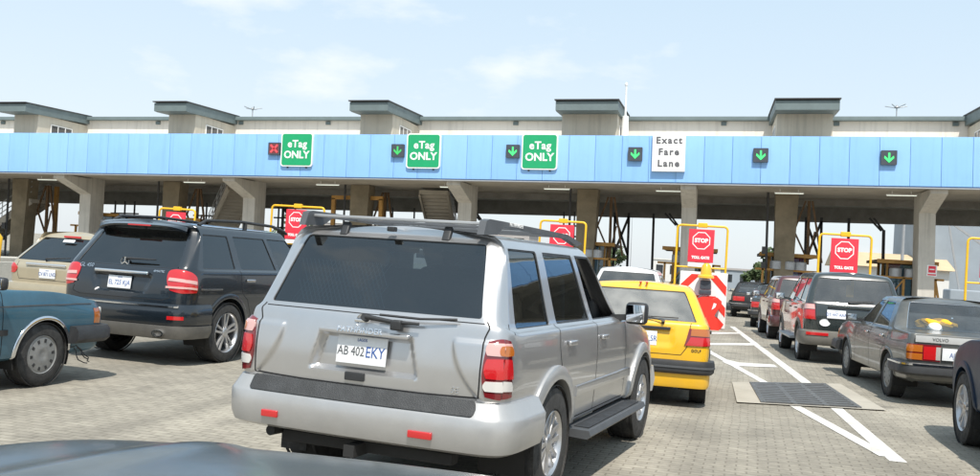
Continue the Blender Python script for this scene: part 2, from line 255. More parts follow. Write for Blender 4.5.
class MB:
    def __init__(s): s.v = []; s.f = []; s.mi = []
    def add(s, vs, fs, mi=0):
        b = len(s.v); s.v += [tuple(map(float, p)) for p in vs]; s.f += [tuple(b + i for i in f) for f in fs]; s.mi += [mi] * len(fs); return s
    def box(s, c, d, mi=0, rz=0.0, ch=0.0, rx=0.0):
        x, y, z = (k / 2 for k in d)
        if ch <= 0:
            vs = [(-x, -y, -z), (x, -y, -z), (x, y, -z), (-x, y, -z), (-x, -y, z), (x, -y, z), (x, y, z), (-x, y, z)]
            fs = [(0, 3, 2, 1), (4, 5, 6, 7), (0, 1, 5, 4), (1, 2, 6, 5), (2, 3, 7, 6), (3, 0, 4, 7)]
        else:
            bm = bmesh.new(); bmesh.ops.create_cube(bm, size=1.0)
            for q in bm.verts: q.co = Vector((q.co.x * d[0], q.co.y * d[1], q.co.z * d[2]))
            bmesh.ops.bevel(bm, geom=list(bm.edges), offset=min(ch, .49 * min(d)), segments=3, profile=.6, affect='EDGES')
            bm.verts.index_update(); vs = [tuple(q.co) for q in bm.verts]; fs = [tuple(q.index for q in f.verts) for f in bm.faces]; bm.free()
        cr, sr = math.cos(rx), math.sin(rx); vs = [(px, py * cr - pz * sr, py * sr + pz * cr) for px, py, pz in vs]
        cc, ss = math.cos(rz), math.sin(rz)
        return s.add([(c[0] + px * cc - py * ss, c[1] + px * ss + py * cc, c[2] + pz) for px, py, pz in vs], fs, mi)
    def bar(s, p, q, w, h, mi=0, up=(0, 0, 1)):
        p, q = Vector(p), Vector(q); d = (q - p).normalized(); u = Vector(up)
        if abs(d.dot(u)) > .98: u = Vector((0, 1, 0))
        r = d.cross(u).normalized(); u = r.cross(d)
        vs = [a + r * (i * w / 2) + u * (j * h / 2) for a in (p, q) for i, j in ((-1, -1), (1, -1), (1, 1), (-1, 1))]
        return s.add(vs, [(0, 1, 2, 3), (7, 6, 5, 4), (0, 4, 5, 1), (1, 5, 6, 2), (2, 6, 7, 3), (3, 7, 4, 0)], mi)
    def tube(s, pts, r, n=10, mi=0):
        pts = [Vector(p) for p in pts]; rings = []; prev = None
        for i, p in enumerate(pts):
            d = (pts[min(i + 1, len(pts) - 1)] - pts[max(i - 1, 0)]).normalized()
            if prev is None:
                a = Vector((0, 0, 1)) if abs(d.z) < .9 else Vector((1, 0, 0)); prev = d.cross(a).normalized()
            prev = (prev - d * prev.dot(d)).normalized(); b = d.cross(prev)
            rr = r[i] if isinstance(r, (list, tuple)) else r
            rings.append([p + (prev * math.cos(t) + b * math.sin(t)) * rr for t in [2 * math.pi * k / n for k in range(n)]])
        vs = [q for g in rings for q in g]; fs = []
        for i in range(len(rings) - 1):
            for k in range(n):
                fs.append((i * n + k, i * n + (k + 1) % n, (i + 1) * n + (k + 1) % n, (i + 1) * n + k))
        fs.append(tuple(range(n - 1, -1, -1))); fs.append(tuple((len(rings) - 1) * n + k for k in range(n)))
        return s.add(vs, fs, mi)
    def lathe(s, prof, c, axis='x', n=32, mi=0, close=False):
        vs = []; fs = []
        for a, r in prof:
            for k in range(n):
                t = 2 * math.pi * k / n; p, q = r * math.cos(t), r * math.sin(t)
                v = {'x': (a, p, q), 'y': (p, a, q), 'z': (p, q, a)}[axis]
                vs.append((c[0] + v[0], c[1] + v[1], c[2] + v[2]))
        for i in range(len(prof) - 1):
            for k in range(n): fs.append((i * n + k, i * n + (k + 1) % n, (i + 1) * n + (k + 1) % n, (i + 1) * n + k))
        return s.add(vs, fs, mi)
    def prism(s, poly, off, mi=0):
        n = len(poly); o = Vector(off); vs = [Vector(p) for p in poly] + [Vector(p) + o for p in poly]
        fs = [tuple(range(n - 1, -1, -1)), tuple(range(n, 2 * n))] + [(i, (i + 1) % n, n + (i + 1) % n, n + i) for i in range(n)]
        return s.add(vs, fs, mi)
    def grid(s, P, mi=0, flip=False, skip=None):
        R, C = P.shape[:2]; fs = []
        for i in range(R - 1):
            for j in range(C - 1):
                if skip is not None and skip[i, j]: continue
                f = (i * C + j, i * C + j + 1, (i + 1) * C + j + 1, (i + 1) * C + j); fs.append(f[::-1] if flip else f)
        return s.add(P.reshape(-1, 3), fs, mi)
    def build(s, name, m, parent=None, smooth=30, recalc=True, weld=0.0):
        me = bpy.data.meshes.new(name); me.from_pydata(s.v, [], s.f); me.update()
        if len(set(s.mi)) > 1: me.polygons.foreach_set('material_index', s.mi)
        if recalc or weld:
            bm = bmesh.new(); bm.from_mesh(me)
            if weld: bmesh.ops.remove_doubles(bm, verts=list(bm.verts), dist=weld)
            bm.verts.ensure_lookup_table()
            if recalc: bmesh.ops.recalc_face_normals(bm, faces=list(bm.faces))
            bm.to_mesh(me); bm.free()
        if smooth:
            me.polygons.foreach_set('use_smooth', [True] * len(me.polygons)); me.set_sharp_from_angle(angle=rad(smooth))
        return link(name, me, m, parent)

def text(body, size, depth, m, parent, M4, name='lettering', spacing=1.0, line=1.0, bold=0.0, sx=1.0):
    cu = bpy.data.curves.new('t', 'FONT'); cu.body = body; cu.size = size; cu.extrude = depth; cu.align_x = 'CENTER'; cu.align_y = 'CENTER'
    cu.space_character = spacing; cu.space_line = line; cu.offset = bold; cu.resolution_u = 3
    t = bpy.data.objects.new('t', cu); col.objects.link(t); dg = bpy.context.evaluated_depsgraph_get()
    me = bpy.data.meshes.new_from_object(t.evaluated_get(dg)); bpy.data.objects.remove(t); bpy.data.curves.remove(cu)
    me.materials.clear()
    for q in me.vertices: q.co.x *= sx
    me.transform(M4); me.name = name
    return link(name, me, m, parent)
def face_mat(pos, nrm, up=(0, 0, 1)):
    n = Vector(nrm).normalized(); u = Vector(up); x = u.cross(n).normalized(); y = n.cross(x)
    mm = Matrix((x, y, n)).transposed().to_4x4(); mm.translation = Vector(pos); return mm
SOUTH = (0, -1, 0)

# ------------------------------------------------------------------ car body surface
def _slopes(P, ax):
    P = np.moveaxis(P, ax, 0); d = np.diff(P, axis=0); s = np.zeros_like(P)
    a, b = d[:-1], d[1:]; ok = a * b > 0
    with np.errstate(divide='ignore', invalid='ignore'):
        h = np.where(ok, 2 * a * b / np.where(ok, a + b, 1), 0.0)
    s[1:-1] = h; s[0] = d[0]; s[-1] = d[-1]
    return np.moveaxis(s, 0, ax)
def _herm(p0, p1, s0, s1, t):
    t2, t3 = t * t, t * t * t
    return p0 * (2 * t3 - 3 * t2 + 1) + s0 * (t3 - 2 * t2 + t) + p1 * (-2 * t3 + 3 * t2) + s1 * (t3 - t2)
MIR = np.array([-1.0, 1, 1])

def control_grid(s):
    P = np.zeros((9, 15, 3)); hw = s['hw']
    W = [hw * .84, hw * s.get('wsill', .965), hw * .99, hw, hw * s.get('wbelt', .965)]
    rcx, rcy, fcx, fcy = s['rc'] + s['fc']; cr, cf = s.get('cr', .03), s.get('cf', .06)
    pb, pt = s['pb'], s['pt']
    for r in range(5):
        w = W[r]; yr, yf = s['yr'][r], s['yf'][r]; z = s['z'][r]; zr = s['zrear'][r]; zf = s['zfront'][r]
        wr, wf = w * s.get('trear', .985), w * s.get('tfront', .96)
        xy = [(0, yr), (wr - rcx, yr + cr), (wr - .29 * rcx, yr + cr + .29 * rcy), (wr, yr + cr + rcy)]
        xy += [(w * (.992 if k == 0 else 1), pb[k]) for k in range(6)]
        yk = yf - cf - fcy
        xy += [(w * .99, .5 * (pb[5] + yk)), (wf, yk), (wf - .29 * fcx, yf - cf - .29 * fcy), (wf - fcx, yf - cf), (0, yf)]
        zz = [zr] * 3 + [zr * .6 + z * .4] + [z] * 6 + [z * .6 + zf * .4, zf * .9 + z * .1, zf, zf, zf]
        P[r] = [(a, b, c) for (a, b), c in zip(xy, zz)]
        if r == 4 and 'hoodmid' in s: P[r][10][2] = s['hoodmid']
    ta = [0, .08, .17, .27, .38]
    for r, (w, yr, zs_, zr, zf, rc, pil, yc, crn) in enumerate((
        (s['w5'], s['y5r'], s['z5'], s['z5r'], s['zc'], s.get('rc5', .12), pb, s['yc5'], .05),
        (s['w6'], s['y6r'], s['z6'], s['z6r'], s['z6f'], s.get('rc6', .12), pt, s['yc6'], .04),
        (s['w7'], s['y7r'], s['z7'], s['z7'] - .015, s['z7'] - .01, s.get('rc6', .12), pt, s['yc6'] - .10, .03))):
        sh = .05 if r == 2 else 0
        x1 = w - rc
        row = [(0, yr, zr), (x1, yr + .02, zr), (w - .29 * rc, yr + .02 + .29 * rc, zr * .8 + zs_ * .2), (w, max(yr + .02 + rc, 0) if pil[0] > yr + .04 + rc else pil[0] - .04, zs_)]
        row += [(w - .012 * (k == 5), pil[k] - (sh if k == 5 else 0), zs_) for k in range(6)]
        y9 = pil[5] - sh; x9 = row[-1][0]
        for k in range(1, 5):
            t = ta[k] * math.pi / 2
            row.append((x9 * math.cos(t), y9 + (yc - y9) * math.sin(t), zs_ + (zf - zs_) * (k / 4)))
        row.append((0, yc, zf + crn * (r == 0) * .3))
        P[5 + r] = row
    for c in range(15):
        q = P[7][c]; f = .1 if c in (0, 1, 2) else (-.1 if c == 14 else 0)
        P[8][c] = (0, q[1] + f, s['zroof'] if 0 < c < 14 else s['z7'] + .012)
    # keep the roof's centre line monotone
    ys = P[8][:, 1]; P[8][:, 1] = np.maximum.accumulate(ys)
    return P

class Car:
    def __init__(s, sp, root, paint):
        s.sp, s.root, s.paint = sp, root, paint
        s.P = control_grid(sp); P = s.P
        E = np.concatenate([P[:, 1:2] * MIR, P, P[:, -2:-1] * MIR], axis=1)
        s.E = E; s.Su = _slopes(E, 1)
        s.disp = None
        us = np.linspace(0, 14, 701); vs = np.linspace(0, 8, 161)
        U, V = np.meshgrid(us, vs); s.tu, s.tv = U.ravel(), V.ravel(); s.tp = s.S0(s.tu, s.tv)
    def S0(s, u, v):
        u = np.asarray(u, float); v = np.asarray(v, float); sg = np.where(u < 0, -1.0, 1.0); u = np.abs(u)
        over = u > 14; sg = np.where(over, -sg, sg); u = np.where(over, 28 - u, u)
        i = np.clip(u.astype(int), 0, 13); t = (u - i)[:, None, None]
        E = np.moveaxis(s.E, 0, 1); D = np.moveaxis(s.Su, 0, 1)
        C = _herm(E[i + 1], E[i + 2], D[i + 1], D[i + 2], t)      # N,9,3
        C = np.concatenate([C, C[:, -2:-1] * MIR], axis=1); sv = _slopes(C, 1)
        j = np.clip(v.astype(int), 0, 7); k = np.arange(len(u)); tv = (v - j)[:, None]
        p = _herm(C[k, j], C[k, j + 1], sv[k, j], sv[k, j + 1], tv)
        p[:, 0] *= sg
        return p
    def N(s, u, v, e=.02):
        u = np.asarray(u, float); v = np.asarray(v, float)
        vv = np.clip(v, e, 8 - e)
        a = s.S0(u + e, vv) - s.S0(u - e, vv); b = s.S0(u, vv + e) - s.S0(u, vv - e)
        n = np.cross(a, b); l = np.linalg.norm(n, axis=1, keepdims=True); l[l == 0] = 1
        return n / l
    def S(s, u, v):
        u = np.asarray(u, float); v = np.asarray(v, float)
        p = s.S0(u, v)
        if s.disp is not None: p = p + s.N(u, v) * s.disp(p, np.abs(u), v)[:, None]
        return p
    def _near(s, mask, a, b, ia, ib):
        idx = np.nonzero(mask)[0]; d = (s.tp[idx, ia] - a) ** 2 + (s.tp[idx, ib] - b) ** 2; k = idx[d.argmin()]
        return s.tu[k], s.tv[k]
    def ur(s, x, z):
        if x < 0: u, v = s.ur(-x, z); return -u, v
        return s._near((s.tu < 3.3) & (s.tv < 7), x, z, 0, 2)
    def us(s, y, z): return s._near((s.tu > 2.4) & (s.tu < 11.6) & (s.tv < 7.5), y, z, 1, 2)
    def uf(s, x, z):
        return s._near((s.tu > 10.9) & (s.tv < 5), x, z, 0, 2)
    # -------- body, windows
    def body(s, windows, arches, cell=.055, name='body', rearfine=True, fine=1.0):
        sp = s.sp; ub = [0.0]
        for c in range(14):
            ln = max(np.linalg.norm(s.P[2][c + 1] - s.P[2][c]), np.linalg.norm(s.P[5][c + 1] - s.P[5][c]))
            n = max(2, int(math.ceil(ln / (cell * (.45 * fine if (rearfine and c < 3) else 1))))); ub += [c + (k + 1) / n for k in range(n)]
        vb = [0.0]
        for r in range(8):
            ln = np.linalg.norm(s.P[r + 1][5] - s.P[r][5]); ln = max(ln, np.linalg.norm(s.P[r + 1][0] - s.P[r][0]) * .6 if r != 7 else ln)
            if r == 4: ln = max(ln, np.linalg.norm(s.P[5][13] - s.P[4][13]))
            n = max(2, min(24, int(math.ceil(ln / (cell * (.6 * fine if r in (1, 2, 3) else .9)))))); vb += [r + (k + 1) / n for k in range(n)]
        U, V = np.meshgrid(ub, vb); R, C = U.shape
        p = s.S(U.ravel(), V.ravel()).reshape(R, C, 3)
        uc = (U[:-1, :-1] + U[1:, 1:]) / 2; vc = (V[:-1, :-1] + V[1:, 1:]) / 2
        skip = np.zeros((R - 1, C - 1), bool)
        for w in windows:
            c0, c1, r0, r1 = w['blk']; skip |= (uc > c0) & (uc < c1) & (vc > r0) & (vc < r1)
        ctr = (p[:-1, :-1] + p[1:, 1:] + p[1:, :-1] + p[:-1, 1:]) / 4
        arch = np.zeros_like(skip)
        for (ya, za, Ra) in arches:
            arch |= (np.hypot(ctr[..., 1] - ya, ctr[..., 2] - za) < Ra) & (uc > 2.5) & (uc < 11.8) & (vc < 4.6)
        va = np.zeros((R, C), bool); vk = np.zeros((R, C), bool)
        for di in (0, 1):
            for dj in (0, 1):
                va[di:R - 1 + di, dj:C - 1 + dj] |= arch; vk[di:R - 1 + di, dj:C - 1 + dj] |= ~arch
        bd = va & vk
        for (ya, za, Ra) in arches:
            dy, dz = p[..., 1] - ya, p[..., 2] - za; rr = np.hypot(dy, dz); near = bd & (np.abs(rr - Ra) < cell * 1.6)
            k = np.where(near, Ra / np.maximum(rr, 1e-6), 1.0); p[..., 1] = ya + dy * k; p[..., 2] = za + dz * k
        skip |= arch
        b = MB(); b.grid(p, skip=skip); b.grid(p * MIR, skip=skip, flip=True)
        glassjobs = []
        for w in windows:
            c0, c1, r0, r1 = w['blk']; sym = w.get('sym')
            for sd in ((1,) if sym else (1, -1)):
                def ev(st, off=0.0, sd=sd, c0=c0, c1=c1, r0=r0, r1=r1, sym=sym):
                    st = np.asarray(st, float)
                    if sym == 'rear': u = st[:, 0] * c1
                    elif sym == 'front': u = 14 - st[:, 0] * (14 - c0)
                    else: u = c0 + st[:, 0] * (c1 - c0)
                    v = r0 + st[:, 1] * (r1 - r0); q = s.S(u, v)
                    if off: q = q + s.N(u, v) * off
                    return q * MIR if sd < 0 else q
                lo = -1.0 if sym else 0.0
                a = ev([(lo, .5), (1, .5)]); bb = ev([((lo + 1) / 2, 0), ((lo + 1) / 2, 1)])
                Lu = np.linalg.norm(a[1] - a[0]); Lv = np.linalg.norm(bb[1] - bb[0])
                def rr_near(pt, mar, rd, lo=lo, Lu=Lu, Lv=Lv):   # nearest point on the rounded rectangle, in metres
                    X, Y = (pt[0] - lo) / (1 - lo) * Lu, pt[1] * Lv
                    x0, x1, y0, y1 = mar + rd, Lu - mar - rd, mar + rd, Lv - mar - rd
                    cx, cy = min(max(X, x0), x1), min(max(Y, y0), y1); dx, dy = X - cx, Y - cy; l = math.hypot(dx, dy) or 1
                    return lo + (cx + dx / l * rd) / Lu * (1 - lo), (cy + dy / l * rd) / Lv
                per = []
                nn = 40
                crn = [(lo, 0), (1, 0), (1, 1), (lo, 1)]
                for k in range(4):
                    q0, q1 = crn[k], crn[(k + 1) % 4]
                    for i in range(nn):
                        t = i / nn; t = .5 - .5 * math.cos(math.pi * t) if True else t
                        per.append((q0[0] + (q1[0] - q0[0]) * t, q0[1] + (q1[1] - q0[1]) * t))
                mar, rd = w.get('mar', .02), w.get('rad', .05)
                inn = [rr_near(q, mar, rd) for q in per]; inn2 = [rr_near(q, mar + w.get('trim', .022), max(.012, rd - .01)) for q in per]
                A, B = ev(per), ev(inn); Bd = ev(inn, -.012); T1 = ev(inn, -.004); T2 = ev(inn2, -.006)
                n = len(per)
                b.grid(np.stack([np.vstack([A, A[:1]]), np.vstack([(A + B) / 2 * 0 + ev([((q[0] + r[0]) / 2, (q[1] + r[1]) / 2) for q, r in zip(per, inn)]), ev([((per[0][0] + inn[0][0]) / 2, (per[0][1] + inn[0][1]) / 2)])]), np.vstack([B, B[:1]]), np.vstack([Bd, Bd[:1]])]), flip=sd > 0)
                glassjobs.append((w, ev, inn, T1, T2, sd, lo))
        s.ob = b.build(name, s.paint, s.root, smooth=38, weld=.0008)
        for w, ev, inn, T1, T2, sd, lo in glassjobs:
            t = MB(); t.grid(np.stack([np.vstack([T1, T1[:1]]), np.vstack([T2, T2[:1]])]))
            t2 = np.asarray(T2); 
            tr = t.build('window_trim', w.get('trimmat', M['black']), s.root, smooth=40)
            if w.get('open'): continue
            g = MB(); c = np.array([(lo + 1) / 2, .5]); rings = []
            for k in (1, .97, .8, .6, .4, .2, .02):
                rings.append(ev([c + (np.array(q) - c) * k for q in inn], -.010))
            g.grid(np.stack([np.vstack([x, x[:1]]) for x in rings])); x = rings[-1]
            g.add(x, [tuple(range(len(x)))])
            g.build(w['name'], w['glass'], s.root, smooth=60)
        return s.ob
    def arch(s, ya, za, Ra, wid=.02, out=.008, m=None, a0=-25, a1=205, name='arch_lip', dep=.05):
        for sd in (1, -1):
            rows = []
            for rr, off in ((Ra - .012, -dep), (Ra - .012, out), (Ra + wid * .5, out * 1.15), (Ra + wid, out * .6), (Ra + wid + .004, -.006)):
                row = []
                for k in range(41):
                    t = rad(a0 + (a1 - a0) * k / 40); y, z = ya + rr * math.cos(t), za + rr * math.sin(t)
                    zz = max(z, s.P[0][5][2] + .02)
                    u, v = s.us(y, zz); x = s.S0([u], [min(v, 4.2)])[0][0]
                    row.append(((x + off) * sd, y, zz))
                rows.append(row)
            b = MB(); b.grid(np.array(rows)); b.build(name, m or s.paint, s.root, smooth=50)
    def patch(s, quad, off=.004, thick=.012, name='trim', m=None, parent=None, both=True, nu=12, nv=6, rnd=0.0, bulge=0.0):
        """quad: four (u, v) corners bl, br, tr, tl; a raised plate that follows the body."""
        q = np.array(quad, float); obs = []
        a = np.linspace(0, 1, nu + 1); b = np.linspace(0, 1, nv + 1); A, B = np.meshgrid(a, b)
        if rnd:   # squircle the parameter square
            X, Y = 2 * A - 1, 2 * B - 1; k = rnd
            A = (X * np.sqrt(1 - k * Y * Y / 2) + 1) / 2; B = (Y * np.sqrt(1 - k * X * X / 2) + 1) / 2
        uv = (q[0] * ((1 - A) * (1 - B))[..., None] + q[1] * (A * (1 - B))[..., None] + q[2] * (A * B)[..., None] + q[3] * ((1 - A) * B)[..., None])
        u, v = uv[..., 0].ravel(), uv[..., 1].ravel(); p = s.S(u, v); n = s.N(u, v)
        bl = (bulge * (1 - (2 * A - 1) ** 2) * (1 - (2 * B - 1) ** 2)).ravel()[:, None]
        top = (p + n * (off + bl)).reshape(nv + 1, nu + 1, 3); bot = (p + n * (off - thick)).reshape(nv + 1, nu + 1, 3)
        def ringl(g): return np.concatenate([g[0, :-1], g[:-1, -1], g[-1, :0:-1], g[:0:-1, 0], g[0:1, 0]])
        for sd in ((1, -1) if both else (1,)):
            mb = MB(); f = MIR if sd < 0 else 1.0
            mb.grid(top * f, flip=sd < 0); mb.grid(np.stack([ringl(top), ringl(bot)]) * f, flip=sd > 0)
            obs.append(mb.build(name, m, parent if not isinstance(parent, list) else parent[0 if sd > 0 else 1], smooth=45, weld=.0002))
        return obs
    def sweep(s, path, prof, name, m, parent=None, mirror=True, relz=False, n=40, cap=True, rend=0.0):
        """path: list of (u, v); prof: closed list of (offset outwards, z) swept along the plan curve."""
        pu = np.array(path, float); t = np.linspace(0, len(pu) - 1, n); i = np.clip(t.astype(int), 0, len(pu) - 2); f = (t - i)[:, None]
        uv = pu[i] * (1 - f) + pu[i + 1] * f
        p = s.S0(uv[:, 0], uv[:, 1]); nn = s.N(uv[:, 0], uv[:, 1]); nn[:, 2] = 0; nn /= np.maximum(np.linalg.norm(nn, axis=1, keepdims=True), 1e-6)
        co, cz = sum(a for a, _ in prof) / len(prof), sum(a for _, a in prof) / len(prof)
        e = np.clip((np.arange(n) / (n - 1) - (1 - rend)) / rend, 0, 1) if rend else np.zeros(n)
        kk = np.sqrt(np.maximum(1 - e ** 2, .004))[:, None]
        def ring(sd):
            g = []
            for o_, z_ in prof + prof[:1]:
                q = p + nn * (co + (o_ - co) * kk); q[:, 2] = (p[:, 2] if relz else 0) + (cz + (z_ - cz) * kk)[:, 0]; g.append(q * (MIR if sd < 0 else 1))
            return np.array(g)
        res = []
        if mirror == 'join':    # path starts at the centre line: one piece over both halves
            a, b_ = ring(1), ring(-1); g = np.concatenate([b_[:, ::-1][:, :-1], a], axis=1); sets = [g]
        elif mirror: sets = [ring(1), ring(-1)]
        else: sets = [ring(1)]
        for g in sets:
            mb = MB(); mb.grid(g)
            if cap:
                k = len(prof); mb.add(g[:k, 0], [tuple(range(k))]); mb.add(g[:k, -1], [tuple(range(k))])
            res.append(mb.build(name, m, parent or s.root, smooth=40, weld=.0003))
        return res
    def line(s, uvs_, w=.006, off=.0012, name='door_seam', m=None, both=True, n=24):
        pu = np.array(uvs_, float); t = np.linspace(0, len(pu) - 1, n * (len(pu) - 1) + 1); i = np.clip(t.astype(int), 0, len(pu) - 2); f = (t - i)[:, None]
        uv = pu[i] * (1 - f) + pu[i + 1] * f; p = s.S(uv[:, 0], uv[:, 1]); nn = s.N(uv[:, 0], uv[:, 1])
        d = np.gradient(p, axis=0); sdv = np.cross(d, nn); sdv /= np.maximum(np.linalg.norm(sdv, axis=1, keepdims=True), 1e-9)
        a, b_ = p + nn * off + sdv * w / 2, p + nn * off - sdv * w / 2
        for sd in ((1, -1) if both else (1,)):
            mb = MB(); g = np.stack([a, b_]) * (MIR if sd < 0 else 1); mb.grid(g, flip=sd < 0); mb.build(name, m or M['seam'], s.root, smooth=0, recalc=False)
    def seam_side(s, pts, **k): s.line([s.us(y, z) for y, z in pts], **k)
    def seam_rear(s, pts, **k): s.line([s.ur(x, z) for x, z in pts], **k)
    def on_rear(s, x, z, off=0.0):
        u, v = s.ur(x, z); p = s.S([u], [v])[0]; n = s.N([u], [v])[0]; return Vector((x, p[1], z)) + Vector(n) * off, Vector(n)
    def on_side(s, y, z, off=0.0):
        u, v = s.us(y, z); p = s.S([u], [v])[0]; n = s.N([u], [v])[0]; return Vector((p[0], y, z)) + Vector(n) * off, Vector(n)
    def rear_text(s, body, x, z, size, m, off=.004, depth=.003, name='badge', **k):
        p, n = s.on_rear(x, z, off); return text(body, size, depth, m, s.root, face_mat(p, n), name, **k)
    def plate(s, x, z, w, h, words, off=.012, m=None, tilt=0.0, parent=None, y=None):
        p, n = s.on_rear(x, z, off); n = Vector((0, n.y, n.z + tilt)).normalized()
        if y is not None: p.y = y; n = Vector((0, -1, tilt)).normalized()
        mm = face_mat(p, n)
        b = MB(); b.box((0, 0, 0), (w, h, .008), ch=.003); o = b.build('number_plate', m or M['plate'], s.root); o.matrix_local = mm
        for wd, sz, dx, dy, c in words:
            text(wd, sz, .001, c, o, Matrix.Translation((dx, dy, .0052)), 'lettering', sx=.8)
        return o

def make_wheel(parent, c, r, w, side, rim_r, style='spoke', n=5, mrim=None):
    x = c[0]; ax = side
    t = MB(); hw = w / 2
    prof = [(-hw * .7, rim_r), (-hw, rim_r + .02), (-hw * 1.02, (r + rim_r) / 2), (-hw * .9, r - .02), (-hw * .72, r - .004), (-hw * .3, r), (hw * .3, r), (hw * .72, r - .004), (hw * .9, r - .02), (hw * 1.02, (r + rim_r) / 2), (hw, rim_r + .02), (hw * .7, rim_r)]
    t.lathe([(a, b) for a, b in prof], c, n=48)
    for k in range(3):   # tread grooves as raised ribs
        xx = (-.45 + .45 * k) * w; t.lathe([(xx - .012, r - .002), (xx - .010, r + .004), (xx + .010, r + .004), (xx + .012, r - .002)], c, n=48)
    wh = t.build('wheel', M['rubber'], parent, smooth=35)
    b = MB(); m = mrim or M['alloy']; o = ax * hw
    b.lathe([(-ax * hw * .7, rim_r), (o * .2, rim_r - .02), (o * .75, rim_r - .012), (o * .93, rim_r), (o * .98, rim_r + .006), (o * .86, rim_r + .016)], c, n=48, mi=0)
    b.lathe([(o * .1, rim_r - .015), (o * .1, .001)], c, n=32, mi=1)
    if style == 'spoke':
        for k in range(n):
            a = 2 * math.pi * (k + .25) / n; ca, sa = math.cos(a), math.sin(a)
            for sgn in ((-1, 1) if n <= 6 else (0,)):
                off = sgn * .028
                pts = []
                for rr, ww, dx in ((.03, .024, .78), (rim_r * .6, .019, .80), (rim_r - .004, .022, .86)):
                    q = off * (rr / (rim_r * .8)) ** .6 * 1.3
                    pts.append((rr, ww, dx, q))
                for (r0, w0, d0, q0), (r1, w1, d1, q1) in zip(pts[:-1], pts[1:]):
                    vs = []
                    for rr, ww, dx, q in ((r0, w0, d0, q0), (r1, w1, d1, q1)):
                        for tw, dd in ((-1, 0), (1, 0), (.7, 1), (-.7, 1)):
                            tt = q + tw * ww * (1 if n <= 6 else .9); xx = o * dx - (0 if dd else ax * .035)
                            vs.append((c[0] + xx, c[1] + rr * ca - tt * sa, c[2] + rr * sa + tt * ca))
                    b.add(vs, [(0, 1, 5, 4), (1, 2, 6, 5), (2, 3, 7, 6), (3, 0, 4, 7)])
        b.lathe([(o * .6, .062), (o * .8, .06), (o * .86, .05), (o * .88, .001)], c, n=24)
    else:   # hubcap: shallow dish with slots around its edge
        b.lathe([(o * .86, rim_r + .002), (o * .95, rim_r - .02), (o * .93, rim_r * .62), (o * .99, rim_r * .5), (o * 1.0, rim_r * .25), (o * .96, rim_r * .2), (o * .99, .001)], c, n=48)
        for k in range(n):
            a = 2 * math.pi * k / n; a2 = a + 1.1 / n * 2; vs = []
            for aa in (a, a + .9 * 2 / n * 1.2):
                for rr in (rim_r * .68, rim_r * .88):
                    vs.append((c[0] + o * .955, c[1] + rr * math.cos(aa), c[2] + rr * math.sin(aa)))
            b.add(vs, [(0, 1, 3, 2)], mi=1)
    b.build('rim', [m, M['black']], wh, smooth=35)
    return wh

def wheels(car, ys, r, w, rim_r, Ra, style='spoke', n=5, mrim=None, inset=.03):
    hw = car.sp['hw']
    for y in ys:
        for sd in (1, -1): make_wheel(car.root, (sd * (hw - w / 2 - inset), y, r), r, w, sd, rim_r, style, n, mrim)
    b = MB()
    for y in ys:
        for sd in (1, -1):
            rows = []
            for xx in (hw * .985 - .02, hw - .34):
                rows.append([(sd * xx, y + (Ra + .004) * math.cos(rad(a)), r + (Ra + .004) * math.sin(rad(a))) for a in range(-20, 201, 10)])
            rows.append([(sd * (hw - .34), y + .01 * math.cos(rad(a)), r + .01 * math.sin(rad(a))) for a in range(-20, 201, 10)])
            b.grid(np.array(rows))
    L_ = car.sp['L']; b.box((0, L_ / 2, car.sp['z'][0] + .10), (2 * hw - .5, L_ - .5, .10))
    b.box((0, ys[0], r), (2 * hw - .4, .09, .09)); b.box((0, ys[0] - .15, r - .02), (.5, .35, .12)); b.box((.25, ys[0] + .4, r), (.1, 1.2, .1))
    b.box((0, L_ * .5, car.sp['z'][0] + .18), (2 * hw - .16, ys[1] - ys[0] - 2 * Ra - .06, .1))
    b.build('underbody', M['dark'], car.root, smooth=30)

def interior(car, y_front, y_rear, z_seat, hw, seatm, dash_y, top, third=None):
    R = car.root
    b = MB(); b.box((0, (y_rear + dash_y) / 2, z_seat - .22), (2 * hw - .25, dash_y - y_rear + 1.0, .12)); b.build('cabin_floor', M['dark'], R)
    for sd in (1, -1):
        b = MB(); x = sd * hw * .46
        b.box((x, y_front + .18, z_seat), (.5, .52, .16), ch=.06); b.box((x, y_front - .12, z_seat + .33), (.47, .15, .62), ch=.06, rx=rad(12))
        b.box((x, y_front - .21, top), (.27, .11, .19), ch=.05); b.tube([(x - .06, y_front - .2, top - .15), (x - .06, y_front - .2, top)], .008); b.tube([(x + .06, y_front - .2, top - .15), (x + .06, y_front - .2, top)], .008)
        b.build('front_seat', seatm, R, smooth=50)
    for yy in ((y_rear,) if third is None else (y_rear, third)):
        b = MB(); b.box((0, yy + .2, z_seat + .02), (2 * hw - .42, .5, .16), ch=.06); b.box((0, yy - .1, z_seat + .33), (2 * hw - .42, .16, .58), ch=.06, rx=rad(14))
        for sd in (1, -1): b.box((sd * hw * .42, yy - .2, top - .03), (.26, .1, .16), ch=.045)
        b.build('rear_seat', seatm, R, smooth=50)
    b = MB(); b.box((0, dash_y, z_seat + .36), (2 * hw - .2, .4, .26), ch=.08); b.build('dashboard', M['black'], R, smooth=50)
    b = MB(); cx = -hw * .46; pts = [(cx + .18 * math.cos(t), dash_y - .42 + .06 * math.sin(t), z_seat + .40 + .17 * math.sin(t)) for t in [2 * math.pi * k / 20 for k in range(21)]]
    b.tube(pts, .016, 8); b.tube([(cx, dash_y - .42, z_seat + .40), (cx, dash_y - .2, z_seat + .35)], .03, 8); b.box((cx, dash_y - .42, z_seat + .40), (.3, .03, .06), ch=.01); b.build('steering_wheel', M['black'], R)

